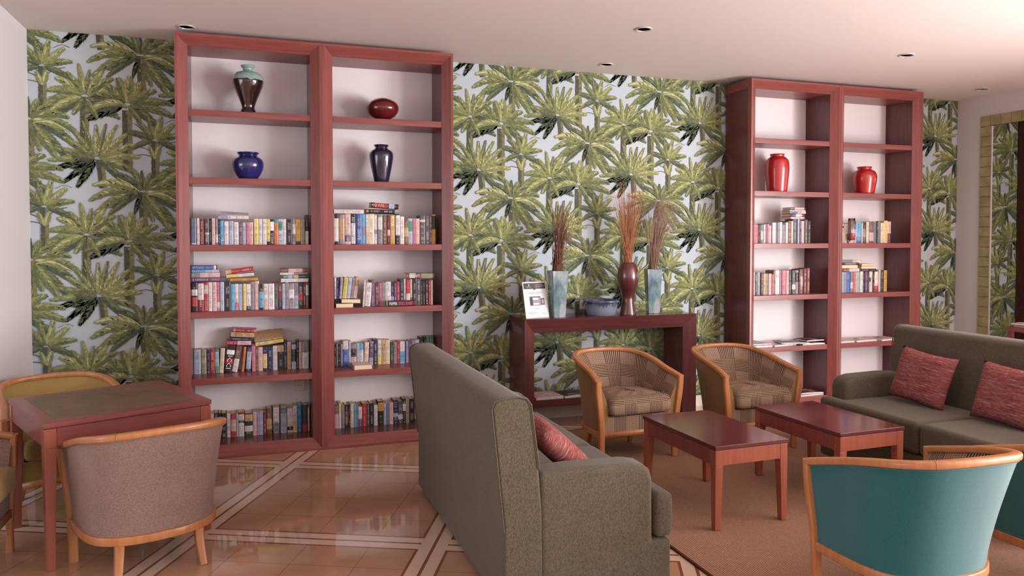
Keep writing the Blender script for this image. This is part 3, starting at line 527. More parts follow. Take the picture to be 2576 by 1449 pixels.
# ------------------------------------------------------------------ bookcases
D = .394; E_ = .053; W_ = .0785; HT = 2.9392
SZ = [2.4296, 1.9619, 1.4937, 1.0264, .5586]
def bookcase():
    w = .9705
    e = empty('bookcase')
    for x0, x1 in ((0, W_), (w-W_, w)):
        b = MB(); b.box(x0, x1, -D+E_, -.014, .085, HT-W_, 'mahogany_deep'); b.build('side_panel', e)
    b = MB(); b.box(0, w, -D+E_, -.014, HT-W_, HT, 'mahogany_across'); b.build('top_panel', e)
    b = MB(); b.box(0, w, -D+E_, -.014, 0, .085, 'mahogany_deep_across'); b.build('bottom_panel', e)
    b = MB(); b.box(W_+.0005, w-W_-.0005, -.0135-.006, -.0135, .0855, HT-W_-.0005, 'white_board'); b.build('back_panel', e)
    for z in SZ:
        b = MB(); b.box(W_+.0005, w-W_-.0005, -D+E_, -.0205, z-.045, z, 'mahogany_across'); b.build('shelf', e, bevel=.0015, seg=1)
    # mitred frame: narrow lip, then a deep slope running in to the shelf fronts
    b = MB(); lp = .017; yf, yi = -D, -D+E_
    O = [(0, 0), (w, 0), (w, HT), (0, HT)]; L_ = [(lp, lp), (w-lp, lp), (w-lp, HT-lp), (lp, HT-lp)]; I = [(W_, .085), (w-W_, .085), (w-W_, HT-W_), (W_, HT-W_)]
    for k in range(4):
        j = (k+1) % 4; mt = 'mahogany_across' if k % 2 == 0 else 'mahogany'
        P = lambda q, y: (q[0], y, q[1])
        b.face([P(O[k], yf), P(O[j], yf), P(L_[j], yf), P(L_[k], yf)], mt)
        b.face([P(L_[k], yf), P(L_[j], yf), P(I[j], yi-.0008), P(I[k], yi-.0008)], mt)
        b.face([P(O[j], yf), P(O[k], yf), P(O[k], yi-.0008), P(O[j], yi-.0008)], mt)
        b.face([P(O[k], yi-.0008), P(I[k], yi-.0008), P(I[j], yi-.0008), P(O[j], yi-.0008)], mt)
    b.build('mitred_frame', e)
    return e
bc = bookcase(); bc.location = (-.4942, 0, 0)
tag(bc, 'leftmost tall red-brown bookcase with a two-tone vase on its top shelf', 'bookcase', 'tall mahogany bookcases along the palm wall')
dup(bc, (.4772, 0, 0), 0, 'second tall red-brown bookcase with an oval dark red vase on its top shelf')
dup(bc, (4.1309, 0, 0), 0, 'third tall red-brown bookcase with a tall bright red vase on its second shelf')
dup(bc, (5.1042, 0, 0), 0, 'rightmost tall red-brown bookcase with a short bright red vase on its second shelf')

# console table, mitred like the bookcases
cs = empty('console_table', (2.025, 0, 0)); tag(cs, 'dark red-brown console table with thick mitred frame against the palm wallpaper', 'console table')
w, h, lw, th, dp, sl = 1.565, .895, .115, .115, .395, .055
for x0, x1 in ((0, lw-.015), (w-lw+.015, w)):
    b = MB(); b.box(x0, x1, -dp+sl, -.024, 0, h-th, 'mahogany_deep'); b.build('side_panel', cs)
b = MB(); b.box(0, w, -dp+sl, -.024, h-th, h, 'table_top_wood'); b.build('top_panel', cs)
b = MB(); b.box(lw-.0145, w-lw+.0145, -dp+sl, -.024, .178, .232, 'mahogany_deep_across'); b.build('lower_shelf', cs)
b = MB(); yf, yi = -dp, -dp+sl-.0008
def qd(p, mt): b.face(p, mt)
xi0, xi1, zi = lw-.015, w-lw+.015, h-th
qd([(0, yf, h), (xi0, yi, zi), (xi1, yi, zi), (w, yf, h)], 'mahogany_deep_across'); qd([(0, yf, h), (w, yf, h), (w, yi, h), (0, yi, h)], 'mahogany_deep_across')
qd([(0, yf, 0), (xi0, yi, 0), (xi0, yi, zi), (0, yf, h)], 'mahogany_deep'); qd([(w, yf, 0), (w, yf, h), (xi1, yi, zi), (xi1, yi, 0)], 'mahogany_deep')
qd([(0, yf, 0), (0, yf, h), (0, yi, h), (0, yi, 0)], 'mahogany_deep'); qd([(w, yf, 0), (w, yi, 0), (w, yi, h), (w, yf, h)], 'mahogany_deep')
qd([(0, yf, 0), (0, yi, 0), (xi0, yi, 0)], 'mahogany_deep'); qd([(w, yf, 0), (xi1, yi, 0), (w, yi, 0)], 'mahogany_deep')
b.build('mitred_frame', cs)

# ------------------------------------------------------------------ books
PAL = {'w': (224, 216, 216, 'white'), 'W': (250, 248, 246, 'white'), 'c': (226, 208, 184, 'cream'), 'y': (228, 206, 130, 'pale yellow'), 'Y': (204, 154, 70, 'golden yellow'), 'o': (226, 122, 74, 'orange'),
       'r': (178, 54, 62, 'red'), 'R': (132, 54, 58, 'brick red'), 'p': (206, 122, 142, 'pink'), 'P': (220, 184, 180, 'pale pink'), 'b': (116, 128, 152, 'slate blue'), 'B': (74, 104, 178, 'royal blue'),
       's': (104, 176, 216, 'sky blue'), 'n': (52, 50, 84, 'navy'), 'u': (112, 84, 118, 'purple'), 'k': (46, 36, 42, 'black'), 'g': (148, 140, 146, 'grey'), 'G': (88, 82, 88, 'dark grey'),
       't': (202, 164, 122, 'tan'), 'e': (104, 142, 120, 'green'), 'e2': (150, 200, 180, 'mint green'), 'E': (50, 66, 64, 'dark green'), 'm': (104, 48, 60, 'maroon'), 'M': (90, 22, 30, 'dark red'), 'l': (172, 160, 198, 'lilac'),
       'h': (124, 84, 66, 'brown'), 'a': (176, 188, 208, 'pale blue'), 'T': (70, 150, 140, 'teal'), 'T2': (52, 132, 186, 'bright blue'), 'K': (160, 156, 130, 'khaki')}
def pc(k): return lin(PAL[k][:3])
ORD = 'first second third fourth fifth sixth seventh eighth ninth tenth eleventh twelfth thirteenth fourteenth fifteenth sixteenth seventeenth eighteenth nineteenth twentieth twenty-first twenty-second twenty-third twenty-fourth twenty-fifth twenty-sixth twenty-seventh twenty-eighth twenty-ninth thirtieth thirty-first thirty-second'.split()
def code_split(code):
    main, _, rest = code.partition('|'); bands = []
    for q in rest.split(','):
        if not q: continue
        i = 2 if q[:2] in ('T2', 'e2') else 1
        f0, f1 = q[i:].split('-'); bands.append((q[:i], float(f0), float(f1)))
    return main, bands
def lum(k): r, g, bl = PAL[k][:3]; return .3*r+.6*g+.1*bl
def text_mesh(txt, height, length, col, mat='book_cover'):
    cu = bpy.data.curves.new('t', 'FONT'); cu.body = txt; cu.size = 1; cu.resolution_u = 1
    ob = bpy.data.objects.new('t', cu); COL.objects.link(ob); bpy.context.view_layer.update()
    me = bpy.data.meshes.new_from_object(ob.evaluated_get(bpy.context.evaluated_depsgraph_get())); bpy.data.objects.remove(ob); bpy.data.curves.remove(cu)
    xs = [v.co.x for v in me.vertices]; ys = [v.co.y for v in me.vertices]; sx = length/(max(xs)-min(xs)); sy = height/(max(ys)-min(ys))
    vs = [((v.co.x-min(xs))*sx, (v.co.y-min(ys))*sy) for v in me.vertices]; fs = [tuple(p.vertices) for p in me.polygons]; bpy.data.meshes.remove(me); return vs, fs
def book(w, h, d, code, rng, txt=None, tflip=False):
    """upright book: spine on y=0 facing -y, x 0..w, z 0..h; cover mesh with a page block as its child"""
    main, bands = code_split(code); t = .0016; b = MB(); b.cc = pc(main)
    cuts = sorted({0., 1.} | {f for _, a_, c_ in bands for f in (a_, c_)})
    for a_, c_ in zip(cuts, cuts[1:]):
        m = (a_+c_)/2; k = main
        for bk, f0, f1 in bands:
            if f0 <= m <= f1: k = bk
        rnd = .0022 if w > .012 else .0008
        b.cc = pc(k)        # spine slightly rounded: three facets
        for p in ([(0, .001, a_*h), (w*.2, -rnd, a_*h), (w*.2, -rnd, c_*h), (0, .001, c_*h)], [(w*.2, -rnd, a_*h), (w*.8, -rnd, a_*h), (w*.8, -rnd, c_*h), (w*.2, -rnd, c_*h)], [(w*.8, -rnd, a_*h), (w, .001, a_*h), (w, .001, c_*h), (w*.8, -rnd, c_*h)]): b.face(p, 'book_cover')
    b.cc = pc(main); b.box(0, t, .001, d, 0, h, 'book_cover'); b.box(w-t, w, .001, d, 0, h, 'book_cover')
    b.face([(0, .001, h), (w*.2, -rnd, h), (w*.8, -rnd, h), (w, .001, h)], 'book_cover'); b.face([(0, .001, 0), (w, .001, 0), (w*.8, -rnd, 0), (w*.2, -rnd, 0)], 'book_cover')
    # lettering on the spine: title and author as small strokes, or real words where they can be read
    yl = -rnd-.0004
    if txt:
        for s_, f0, f1, cc in txt:
            L = (f1-f0)*h; hh = w*.62; vs, fs = text_mesh(s_, hh, L, cc); b.cc = pc(cc)
            b.raw([(w*.5-vy+hh/2, yl, f0*h+vx) if tflip else (w*.5+vy-hh/2, yl, f1*h-vx) for vx, vy in vs], fs, 'book_cover')
    elif w > .009:
        for f0, f1 in ((rng.uniform(.08, .16), rng.uniform(.38, .5)), (rng.uniform(.56, .62), rng.uniform(.8, .92))):
            mid = (f0+f1)/2; k = main
            for bk, a_, c_ in bands:
                if a_ <= mid <= c_: k = bk
            lc = rng.choice('wcyW') if lum(k) < 120 else rng.choice('kbGrn'); b.cc = pc(lc); z = f0*h; big = rng.random() < .5; ww = w*rng.uniform(.3, .55)*(1.2 if big else .8)
            base = pc(k); b.cc = tuple(.35*p+.65*q if lum(k) > 120 else .6*p+.4*q for p, q in zip(b.cc, base))
            while z < f1*h:
                l = rng.uniform(.0035, .008)*(1.3 if big else .8); x = (w-ww)/2
                if rng.random() > .14:
                    b.face([(x, yl, z), (x+ww, yl, z), (x+ww, yl, z+l*.45), (x, yl, z+l*.45)], 'book_cover')
                    if rng.random() < .6: b.face([(x, yl, z), (x+ww*.25, yl, z), (x+ww*.25, yl, z+l), (x, yl, z+l)], 'book_cover')
                    if rng.random() < .5: b.face([(x+ww*.72, yl, z), (x+ww, yl, z), (x+ww, yl, z+l*.9), (x+ww*.72, yl, z+l*.9)], 'book_cover')
                z += l*1.15
        if rng.random() < .5: b.face([(w*.36, yl, .008), (w*.64, yl, .008), (w*.64, yl, .016), (w*.36, yl, .016)], 'book_cover')
    c = b.build('book'); pb = MB(); pb.box(t+.0002, w-t-.0002, .0016, d-.002, .0025, h-.0025, 'paper_pages'); pb.build('page_block', c)
    return c
ROWNAME = {'1': 'third shelf', '2': 'fourth shelf', '3': 'fifth shelf', '4': 'lowest shelf'}
CASENAME = {'A': 'leftmost bookcase', 'B': 'second bookcase', 'C': 'third bookcase', 'D': 'rightmost bookcase'}
REAL = {('A4', 23): [('PETER JAMES', .2, .95, 'n')], ('B1', 14): [('PETER', .62, .95, 'W'), ('ROBINSON', .2, .58, 'a')], ('A3', 6): [('NICCI', .12, .82, 'W')], ('B1', 1): [('JOEL', .6, .84, 'W'), ('ROSTAU', .14, .52, 'W')], ('B1', 24): [('SPEAKER', .5, .92, 'k')]}
rng = random.Random(11)
for key, (ys, zs, lst) in BOOK_ROWS.items():
    for i, q in enumerate(lst):
        x0, x1, hh, code = q[:4]; lean = q[4] if len(q) > 4 else 0
        w = x1-x0; dmax = -.022-ys-.001; d = min(dmax, rng.uniform(.108, .128)); jy = rng.uniform(0, max(0, min(.010, dmax-d)))
        o = book(w*cos(radians(lean)) if lean else w, hh, d, code, rng, REAL.get((key, i)))
        o.location = (x0, ys+jy, zs+.0003)
        if lean:      # pivot on the lower right corner
            a_ = radians(lean); ww = w*cos(a_); o.rotation_euler = (0, a_, 0); o.location = (x1-ww*cos(a_), ys+jy, zs+.0006+ww*sin(a_))
        main, bands = code_split(code); cn = PAL[main][3]; big = [bk for bk, f0, f1 in bands if f1-f0 >= .18]
        cname = cn+(' and '+PAL[big[0]][3] if big and PAL[big[0]][3] != cn else '')
        tag(o, '%s book, %s upright from left, %s of the %s' % (cname, ORD[i], ROWNAME[key[1]], CASENAME[key[0]]), 'book', 'books on the %s of the %s' % (ROWNAME[key[1]], CASENAME[key[0]]))
def lying(x0, x1, z0, th, ys, code, label, rowkey, tilt=0, yaw=0, d=.115, pitch=0, pages_front=False, txt=None, loc=None):
    """book lying flat, spine (or fore edge) to the front, its length along x"""
    L = x1-x0; o = book(th, L, d, code, rng, txt, True); z0 += max(0, -L*sin(radians(tilt)))
    if pages_front:
        M = Matrix.Translation((0, d, 0)) @ Matrix.Rotation(pi, 4, 'X') @ Matrix.Translation((0, 0, -L))
        M = Matrix.Rotation(pi, 4, 'Z') @ Matrix.Translation((-th, -d, 0))
    else: M = Matrix.Identity(4)
    R = Matrix.Rotation(radians(90), 4, 'Y')        # z -> x ; x -> -z
    o.matrix_world = Matrix.Translation((x0, ys, z0)) @ Matrix.Rotation(radians(yaw), 4, 'Z') @ Matrix.Rotation(radians(pitch), 4, 'X') @ Matrix.Rotation(-radians(tilt), 4, 'Y') @ Matrix.Translation((0, 0, th)) @ R @ M
    tag(o, label, 'book', 'books on the %s of the %s' % (ROWNAME[rowkey[1]], CASENAME[rowkey[0]])); return o
S3, S4, S5 = 1.4937, 1.0264, .5586
def topof(key, xa, xb):
    return max(zs+q[2] for k, (ys, zs, l) in BOOK_ROWS.items() if k == key for q in l if q[1] > xa and q[0] < xb)+.0012
# leftmost bookcase
z = topof('A1', -.235, -.03); z = 1.4937+.186
lying(-.232, -.030, topof('A1', -.225, -.035), .024, -.27, 'w|l0-.3', 'white book lying on the uprights, leftmost bookcase third shelf', 'A1')
lying(-.232, -.030, topof('A1', -.225, -.035)+.026, .016, -.268, 'g|l0-.3', 'grey book tilted on the lying white one, leftmost bookcase third shelf', 'A1', tilt=-3, pitch=3)
z = topof('A2', -.415, -.19)
lying(-.412, -.186, z, .029, -.285, 'u', 'purple book at the bottom of the left stack, leftmost bookcase fourth shelf', 'A2')
lying(-.412, -.225, z+.030, .033, -.283, 'g|P.3-1', 'grey and pale book second from bottom of left stack, leftmost bookcase fourth shelf', 'A2', yaw=-.5)
lying(-.410, -.230, z+.064, .020, -.281, 'a|s0-.5', 'blue and white thin book third in the left stack, leftmost bookcase fourth shelf', 'A2', yaw=.5)
lying(-.411, -.243, z+.085, .029, -.280, 'B|k.84-1,w.86-.96', 'blue book on top of the left stack, leftmost bookcase fourth shelf', 'A2')
z = topof('A2', -.16, .03)
lying(-.158, .030, z, .020, -.284, 'Y', 'golden yellow book at the bottom of the middle stack, leftmost bookcase fourth shelf', 'A2', tilt=1.0)
lying(-.182, .004, z+.0245, .022, -.282, 'w|y0-.4', 'cream book in the tilted middle stack, leftmost bookcase fourth shelf', 'A2', tilt=4)
lying(-.186, .003, z+.049, .030, -.280, 'r|t0-.2', 'red book tilted on top of the middle stack, leftmost bookcase fourth shelf', 'A2', tilt=7)
z = topof('A2', .19, .385)
lying(.188, .378, z, .026, -.284, 'w', 'white book at the bottom of the right stack, leftmost bookcase fourth shelf', 'A2')
lying(.204, .380, z+.027, .026, -.283, 'E|T0-.35,a.2-.36,t.4-.6', 'teal and dark green book in the right stack, leftmost bookcase fourth shelf', 'A2')
lying(.182, .372, z+.054, .016, -.282, 'w|g.5-1', 'thin white and grey book in the right stack, leftmost bookcase fourth shelf', 'A2', yaw=.4)
lying(.180, .379, z+.071, .028, -.281, 'h|P.3-.8', 'brown book on top of the right stack, leftmost bookcase fourth shelf', 'A2')
z = topof('A3', -.16, -.02)+.004
lying(-.196, -.022, z, .030, -.14, 'P|r0-.45', 'red and pale book at bottom of the leaning stack, leftmost bookcase fifth shelf', 'A3', tilt=-3)
lying(-.170, -.020, z+.031, .022, -.139, 'n', 'navy book second in the leaning stack, leftmost bookcase fifth shelf', 'A3', tilt=-4)
lying(-.162, .000, z+.054, .034, -.138, 't', 'tan book third in the leaning stack, leftmost bookcase fifth shelf', 'A3', tilt=-4.5)
lying(-.146, .014, z+.090, .024, -.137, 'p|r.1-.9', 'crimson book on top of the leaning stack, leftmost bookcase fifth shelf', 'A3', tilt=-5)
z = topof('A3', .02, .2)
lying(.010, .208, z-.006, .026, -.155, 'y', 'pale yellow book tilted on the uprights, leftmost bookcase fifth shelf', 'A3', tilt=6.5)
o = lying(.004, .202, z+.023, .012, -.152, 't|l.1-.4', 'tan covered book propped on the pale yellow one, leftmost bookcase fifth shelf', 'A3', tilt=7, pitch=26, d=.125)
# second bookcase
z = topof('B1', .57, .78)
lying(.566, .786, z, .030, -.283, 'w', 'white book lying at the left end, second bookcase third shelf', 'B1')
z = topof('B1', .81, 1.0)
lying(.800, 1.016, z, .030, -.286, 'k|h0-.1', 'black book under the red one, second bookcase third shelf', 'B1', txt=None, tilt=-1.2)
lying(.836, 1.046, z+.035, .036, -.282, 'k|r.12-.6,a.65-.85', 'red and black book on the lying black one, second bookcase third shelf', 'B1', tilt=-4)
lying(.572, .700, S4+.0004, .030, -.318, 't', 'tan paged book lying open side out, second bookcase fourth shelf bottom left', 'B2', pages_front=True, d=.19)
lying(.612, .752, S4+.032, .026, -.322, 'w', 'cream paged book on the tan one, second bookcase fourth shelf', 'B2', pages_front=True, d=.19, tilt=-2)
codes = ['w|a0-.6', 'n', 'l', 'L2', 'a', 'w|E0-.2', 't|P0-.55']
PAL['L2'] = (206, 200, 96, 'lime green')
for i, (cd, wd, hh_) in enumerate(zip(['w|a0-.6', 'n', 'l', 'L2', 'a', 'g', 't|P0-.55'], [.016, .016, .020, .030, .026, .022, .026], [.158, .156, .158, .158, .156, .154, .160])):
    if i == 0: xx = .5635
    a_ = radians((0, 0, 4, 6, 7, 7, 8)[i]); o = book(wd, hh_, .11, cd, rng); xx += wd*cos(a_)+.0012+(.012*sin(a_) if i in (2, 3) else 0)
    o.location = (xx-wd*cos(a_), -.275, S4+.0635+wd*sin(a_)+.0006); o.rotation_euler = (0, a_, 0)
    tag(o, '%s book leaning above the lying ones, %s of seven, second bookcase fourth shelf' % (PAL[code_split(cd)[0]][3], ORD[i]), 'book', 'books on the fourth shelf of the second bookcase')
o = book(.010, .205, .030, 'P|w.1-.95', rng); o.location = (.766, -.318, S4+.0016); o.rotation_euler = (0, radians(4), radians(-14)); tag(o, 'pale pink book turned cover out beside the lime green one, second bookcase', 'book', 'books on the fourth shelf of the second bookcase')
lying(.952, 1.160, S4+.0004, .042, -.338, 'k|M.45-1', 'black and red book lying in front, second bookcase fourth shelf', 'B2', d=.052, txt=[('MAMMA', .06, .34, 'W'), ('SKULL', .38, .62, 'p'), ('BONES', .66, .9, 'p')])
z = topof('B2', 1.105, 1.32)
lying(1.100, 1.318, z, .036, -.284, 'h|w.12-.34,K.55-.95', 'brown and khaki book lying on the uprights, second bookcase fourth shelf', 'B2', tilt=-1)
lying(.704, .838, S5+.0004, .030, -.312, 'c', 'cream paged book lying in front of the uprights, second bookcase fifth shelf', 'B3', pages_front=True, d=.165, yaw=3)
# third and rightmost bookcases
z = topof('C1', 4.60, 4.83); zz = z
for i, (th, cd, xa, xb) in enumerate([(.022, 'h|P.1-.9', 4.640, 4.812), (.024, 'n|w.4-.8', 4.648, 4.816), (.020, 'b|P.5-1', 4.644, 4.822), (.012, 'w', 4.646, 4.826), (.024, 'G|P.3-.9', 4.650, 4.812)]):
    lying(xa, xb, zz, th, -.272+.004*(i % 2), cd, '%s book, %s from the bottom of the stack, third bookcase third shelf' % (PAL[code_split(cd)[0]][3], ORD[i]), 'C1', yaw=(-1, 1, 0, 1.5, -1)[i]); zz += th+.0014
z = topof('D2', 5.24, 5.46); zz = z
for i, (th, cd, xa, xb, pf) in enumerate([(.030, 'w|R0-.45', 5.236, 5.446, 0), (.032, 'h', 5.240, 5.436, 1), (.020, 'k|g.2-.8', 5.244, 5.440, 0), (.024, 'g|c.6-1', 5.232, 5.462, 0)]):
    lying(xa, xb, zz, th, -.272, cd, '%s book, %s from the bottom of the left stack, rightmost bookcase fourth shelf' % (PAL[code_split(cd)[0]][3], ORD[i]), 'D2', pages_front=bool(pf), yaw=(0, 1, -1, 0)[i]); zz += th+.0014
z = topof('D2', 5.47, 5.66); zz = z
for i, (th, cd, xa, xb, pf) in enumerate([(.022, 'k', 5.470, 5.650, 0), (.026, 'p', 5.474, 5.626, 1), (.020, 'o', 5.478, 5.622, 1)]):
    lying(xa, xb, zz, th, -.272, cd, '%s book, %s from the bottom of the right stack, rightmost bookcase fourth shelf' % (PAL[code_split(cd)[0]][3], ORD[i]), 'D2', pages_front=bool(pf), yaw=(0, -2, 1)[i]); zz += th+.0014

# ------------------------------------------------------------------ vases in the bookcases
def vase(name, prof, mat, loc, label, smooth_n=8):
    p = [(q[0], q[1]) for q in spline([(r, z, 0) for r, z in prof], smooth_n)]
    p = [(max(r, .0008), max(z, 0)) for r, z in p]
    b = MB(); b.lathe(p, mat, 48); o = b.build(name, None, True, loc); return tag(o, label, 'vase')
vase('vase', [(.052, 0), (.060, .004), (.052, .03), (.044, .055), (.062, .11), (.098, .20), (.106, .25), (.088, .292), (.042, .312), (.034, .325), (.046, .342), (.050, .350), (.044, .352), (.030, .335), (.03, .30), (.001, .28)], 'glaze_two_tone', (-.025, -.20, SZ[0]+.0005), 'tall dark vase with pale celadon shoulder on the leftmost bookcase top shelf')
vase('vase', [(.055, 0), (.062, .006), (.092, .05), (.108, .10), (.100, .145), (.070, .168), (.062, .175), (.072, .186), (.076, .194), (.070, .196), (.056, .175), (.056, .15), (.001, .12)], 'glaze_cobalt', (-.030, -.20, SZ[1]+.0005), 'squat cobalt blue pot with wide mouth in the leftmost bookcase')
vase('vase', [(.036, 0), (.040, .008), (.05, .016), (.095, .045), (.121, .09), (.110, .135), (.066, .166), (.030, .176), (.020, .176), (.014, .165), (.001, .15)], 'glaze_oxblood', (.944, -.20, SZ[0]+.0005), 'flattened oval dark red vase on the second bookcase top shelf')
vase('vase', [(.048, 0), (.054, .006), (.066, .06), (.082, .14), (.090, .20), (.084, .235), (.056, .258), (.046, .266), (.052, .280), (.058, .286), (.052, .288), (.040, .268), (.04, .24), (.001, .2)], 'glaze_midnight', (.932, -.20, SZ[1]+.0005), 'tall midnight blue vase in the second bookcase below the oval one')
vase('vase', [(.080, 0), (.088, .005), (.096, .08), (.106, .19), (.106, .24), (.098, .29), (.070, .320), (.060, .326), (.062, .340), (.066, .346), (.060, .348), (.050, .33), (.05, .3), (.001, .27)], 'glaze_red', (4.557, -.20, SZ[1]+.0005), 'tall bright red vase on the second shelf of the third bookcase')
vase('vase', [(.080, 0), (.088, .005), (.098, .06), (.110, .13), (.110, .18), (.094, .215), (.066, .234), (.060, .240), (.064, .254), (.068, .260), (.062, .262), (.052, .24), (.05, .21), (.001, .18)], 'glaze_red', (5.563, -.20, SZ[1]+.0005), 'short bright red vase on the second shelf of the rightmost bookcase')
# glass tumbler with a candle
g = empty('glass_candle_holder', (5.322, -.303, SZ[2]+.0006)); tag(g, 'clear glass holder with a pink candle among the rightmost bookcase books', 'candle holder')
b = MB(); b.lathe([(.020, 0), (.030, .03), (.0345, .09), (.034, .17), (.030, .232), (.0285, .232), (.0325, .17), (.033, .09), (.0285, .032), (.001, .028)], 'clear_glass', 32); b.build('glass_body', g, True)
b = MB(); b.lathe([(.001, .029), (.0265, .034), (.0315, .085), (.031, .092), (.004, .094), (.001, .10)], 'candle_wax', 28); b.build('candle', g, True)

# ------------------------------------------------------------------ console table objects
CT = .895
def square_vase(loc, rz, label, h, w0, w1):
    b = MB(); b.taper(0, 0, w0, w0, 0, 0, 0, w1, w1, h, 'marbled_blue_glass')
    k = w1-.014                 # closed top: flat dark plate, shade of the mouth painted in
    o = b.build('square_vase', None, bevel=.003, seg=2); o.location = loc; o.rotation_euler = (0, 0, rz); tag(o, label, 'vase')
    r = MB(); r.box(-k/2, k/2, -k/2, k/2, h+.0002, h+.0012, 'dark_recess'); r.build('mouth_shade_plate', o); return o
square_vase((2.349, -.287, CT+.0005), 0, 'left tapering square vase in marbled blue glaze beside the upright sign', .380, .100, .136)
square_vase((3.262, -.226, CT+.0005), radians(-14), 'right tapering square vase in marbled blue glaze, right of the brown vase', .380, .096, .128)
o = vase('round_vase', [(.066, 0), (.069, .004), (.063, .04), (.050, .12), (.054, .17), (.074, .23), (.088, .29), (.089, .34), (.078, .395), (.058, .432), (.046, .440), (.040, .436), (.036, .41), (.001, .36)], 'lacquer_brown', (3.003, -.262, CT+.0005), 'tall waisted dark red-brown vase holding the orange straw')
bw = empty('ceramic_bowl', (2.772, -.225, CT+.0005)); tag(bw, 'blue glazed bowl with dripping glaze and small side handles on the console', 'bowl')
b = MB(); b.lathe([(.118, 0), (.124, .004), (.132, .05), (.138, .095), (.142, .104), (.152, .110), (.154, .120), (.150, .128), (.140, .128), (.134, .118), (.128, .09), (.115, .02), (.001, .014)], 'glaze_drip_blue', 56); b.build('bowl_body', bw, True)
for s in (-1, 1):
    b = MB(); b.tube(spline([(s*.146, -.02, .108), (s*.163, -.014, .094), (s*.166, 0, .084), (s*.163, .014, .094), (s*.146, .02, .108)][:], 5), .007, 'glaze_drip_blue', 8); b.build('handle', bw, True)
def bundle(name, base, n, r0, mat, mat2, tops, label, seed, curl=0, rad=.0017):
    r = random.Random(seed); b = MB()
    for i in range(n):
        a = r.uniform(0, 2*pi); q = r0*sqrt(r.random()); x0, y0 = q*cos(a), q*sin(a)*.9
        tx, ty, tz, sx, sy, sz = tops; f = r.gauss(0, .55); f2 = r.gauss(0, .5)
        X = tx+max(-1.2, min(1.2, f))*sx; Yt = ty+f2*sy; Z = tz+r.uniform(-1, .35)*sz
        Yt = min(Yt, .19) ; m = .5; jit = r.uniform(-.012, .012)
        pts = [(x0*.6, y0*.6, -.10), (x0, y0, .0), (x0+(X-x0)*.42+jit, y0+(Yt-y0)*.42, Z*.5), (X, Yt, Z)]
        if curl: 
            c = curl*r.uniform(.3, 1.2); pts[-1] = (X, Yt, Z-.02*c); pts.append((X+.05*c, Yt+r.uniform(-.03, .02)*c, Z-.01-.04*c*r.random())); pts.append((X+.10*c, Yt, Z-.06*c*r.random()))
        P = spline(pts, 3); P = [(p[0], min(p[1], .165 - 0*p[1]), p[2]) for p in P]
        b.tube(P, rad*r.uniform(.7, 1.2), mat if r.random() < .7 else mat2, 4, [1-.6*k/(len(P)-1) for k in range(len(P))], caps=False)
    o = b.build(name, None, True, base); return tag(o, label, 'dried branches', kind='stuff')
bundle('dried_twigs', (2.349, -.287, CT+.383), 150, .045, 'twig_brown', 'twig_dark', (.055, .02, .46, .085, .06, .20), 'brown dried twigs standing in the left square vase', 3, curl=.12)
bundle('dried_straw', (3.003, -.262, CT+.442), 210, .034, 'straw_orange', 'twig_brown', (.01, .03, .62, .145, .07, .22), 'orange dried straw standing in the waisted brown vase', 4)
bundle('dried_grass', (3.262, -.226, CT+.383), 190, .044, 'reed_grey', 'twig_brown', (.08, .02, .56, .14, .05, .20), 'grey-brown dried grass arching right from the right square vase', 5, curl=1.3, rad=.0013)
# acrylic sign
sg = empty('display_sign', (2.163, -.325, CT+.0005), radians(10)); tag(sg, 'small upright white printed sign in a clear stand on the console table', 'sign')
T_ = radians(-13); R_ = Matrix.Rotation(T_, 4, 'X')
def tilted(b, name, y=0):
    o = b.build(name, sg); o.matrix_local = Matrix.Translation((0, 0, .003)) @ R_; return o
b = MB(); b.box(-.108, .108, 0, .004, 0, .296, 'paper_white'); sh_ = tilted(b, 'printed_sheet')
b = MB(); y = -.0006
def rc(x0, x1, z0, z1, m): b.face([(x0, y, z0), (x1, y, z0), (x1, y, z1), (x0, y, z1)], m)
rc(-.101, .101, .238, .286, 'ink_dark'); b.face([(-.018, y, .2382), (-.003, y, .226), (.012, y, .2382)], 'ink_dark')
y = -.0010
rc(-.001, .0, .246, .278, 'ink_grey'); rc(-.055, -.047, .262, .276, 'paper_white'); rc(-.076, -.028, .252, .257, 'ink_grey')
for k, (a_, c_) in enumerate([(.008, .075), (.008, .088), (.008, .08), (.008, .06)]): rc(a_, c_, .272-.008*k, .275-.008*k, 'ink_grey')
y = -.0006
rc(-.062, .075, .206, .210, 'ink_grey'); rc(-.05, .05, .196, .199, 'ink_grey'); rc(-.082, .0, .042, .045, 'ink_grey'); rc(-.08, -.01, .033, .035, 'ink_grey'); rc(.04, .085, .034, .037, 'ink_grey'); rc(-.02, .02, .074, .077, 'ink_grey')
rc(-.058, .046, .100, .176, 'ink_grey'); rc(.044, .080, .106, .160, 'ink_dark')
y = -.0010
rc(-.056, .044, .168, .174, 'ink_dark'); rc(-.028, .022, .148, .166, 'paper_white'); rc(-.056, -.03, .104, .166, 'ink_dark'); rc(-.026, .026, .108, .122, 'paper_white'); rc(.052, .074, .114, .152, 'ink_grey')
b.build('printed_lines', sh_)
b = MB(); b.box(-.11, .11, .0045, .0065, 0, .298, 'clear_glass'); b.box(-.11, .11, -.004, -.002, 0, .004, 'clear_glass'); tilted(b, 'clear_stand')
b = MB(); b.box(-.11, .11, -.045, .05, .0, .0024, 'clear_glass'); b.build('stand_foot', sg)
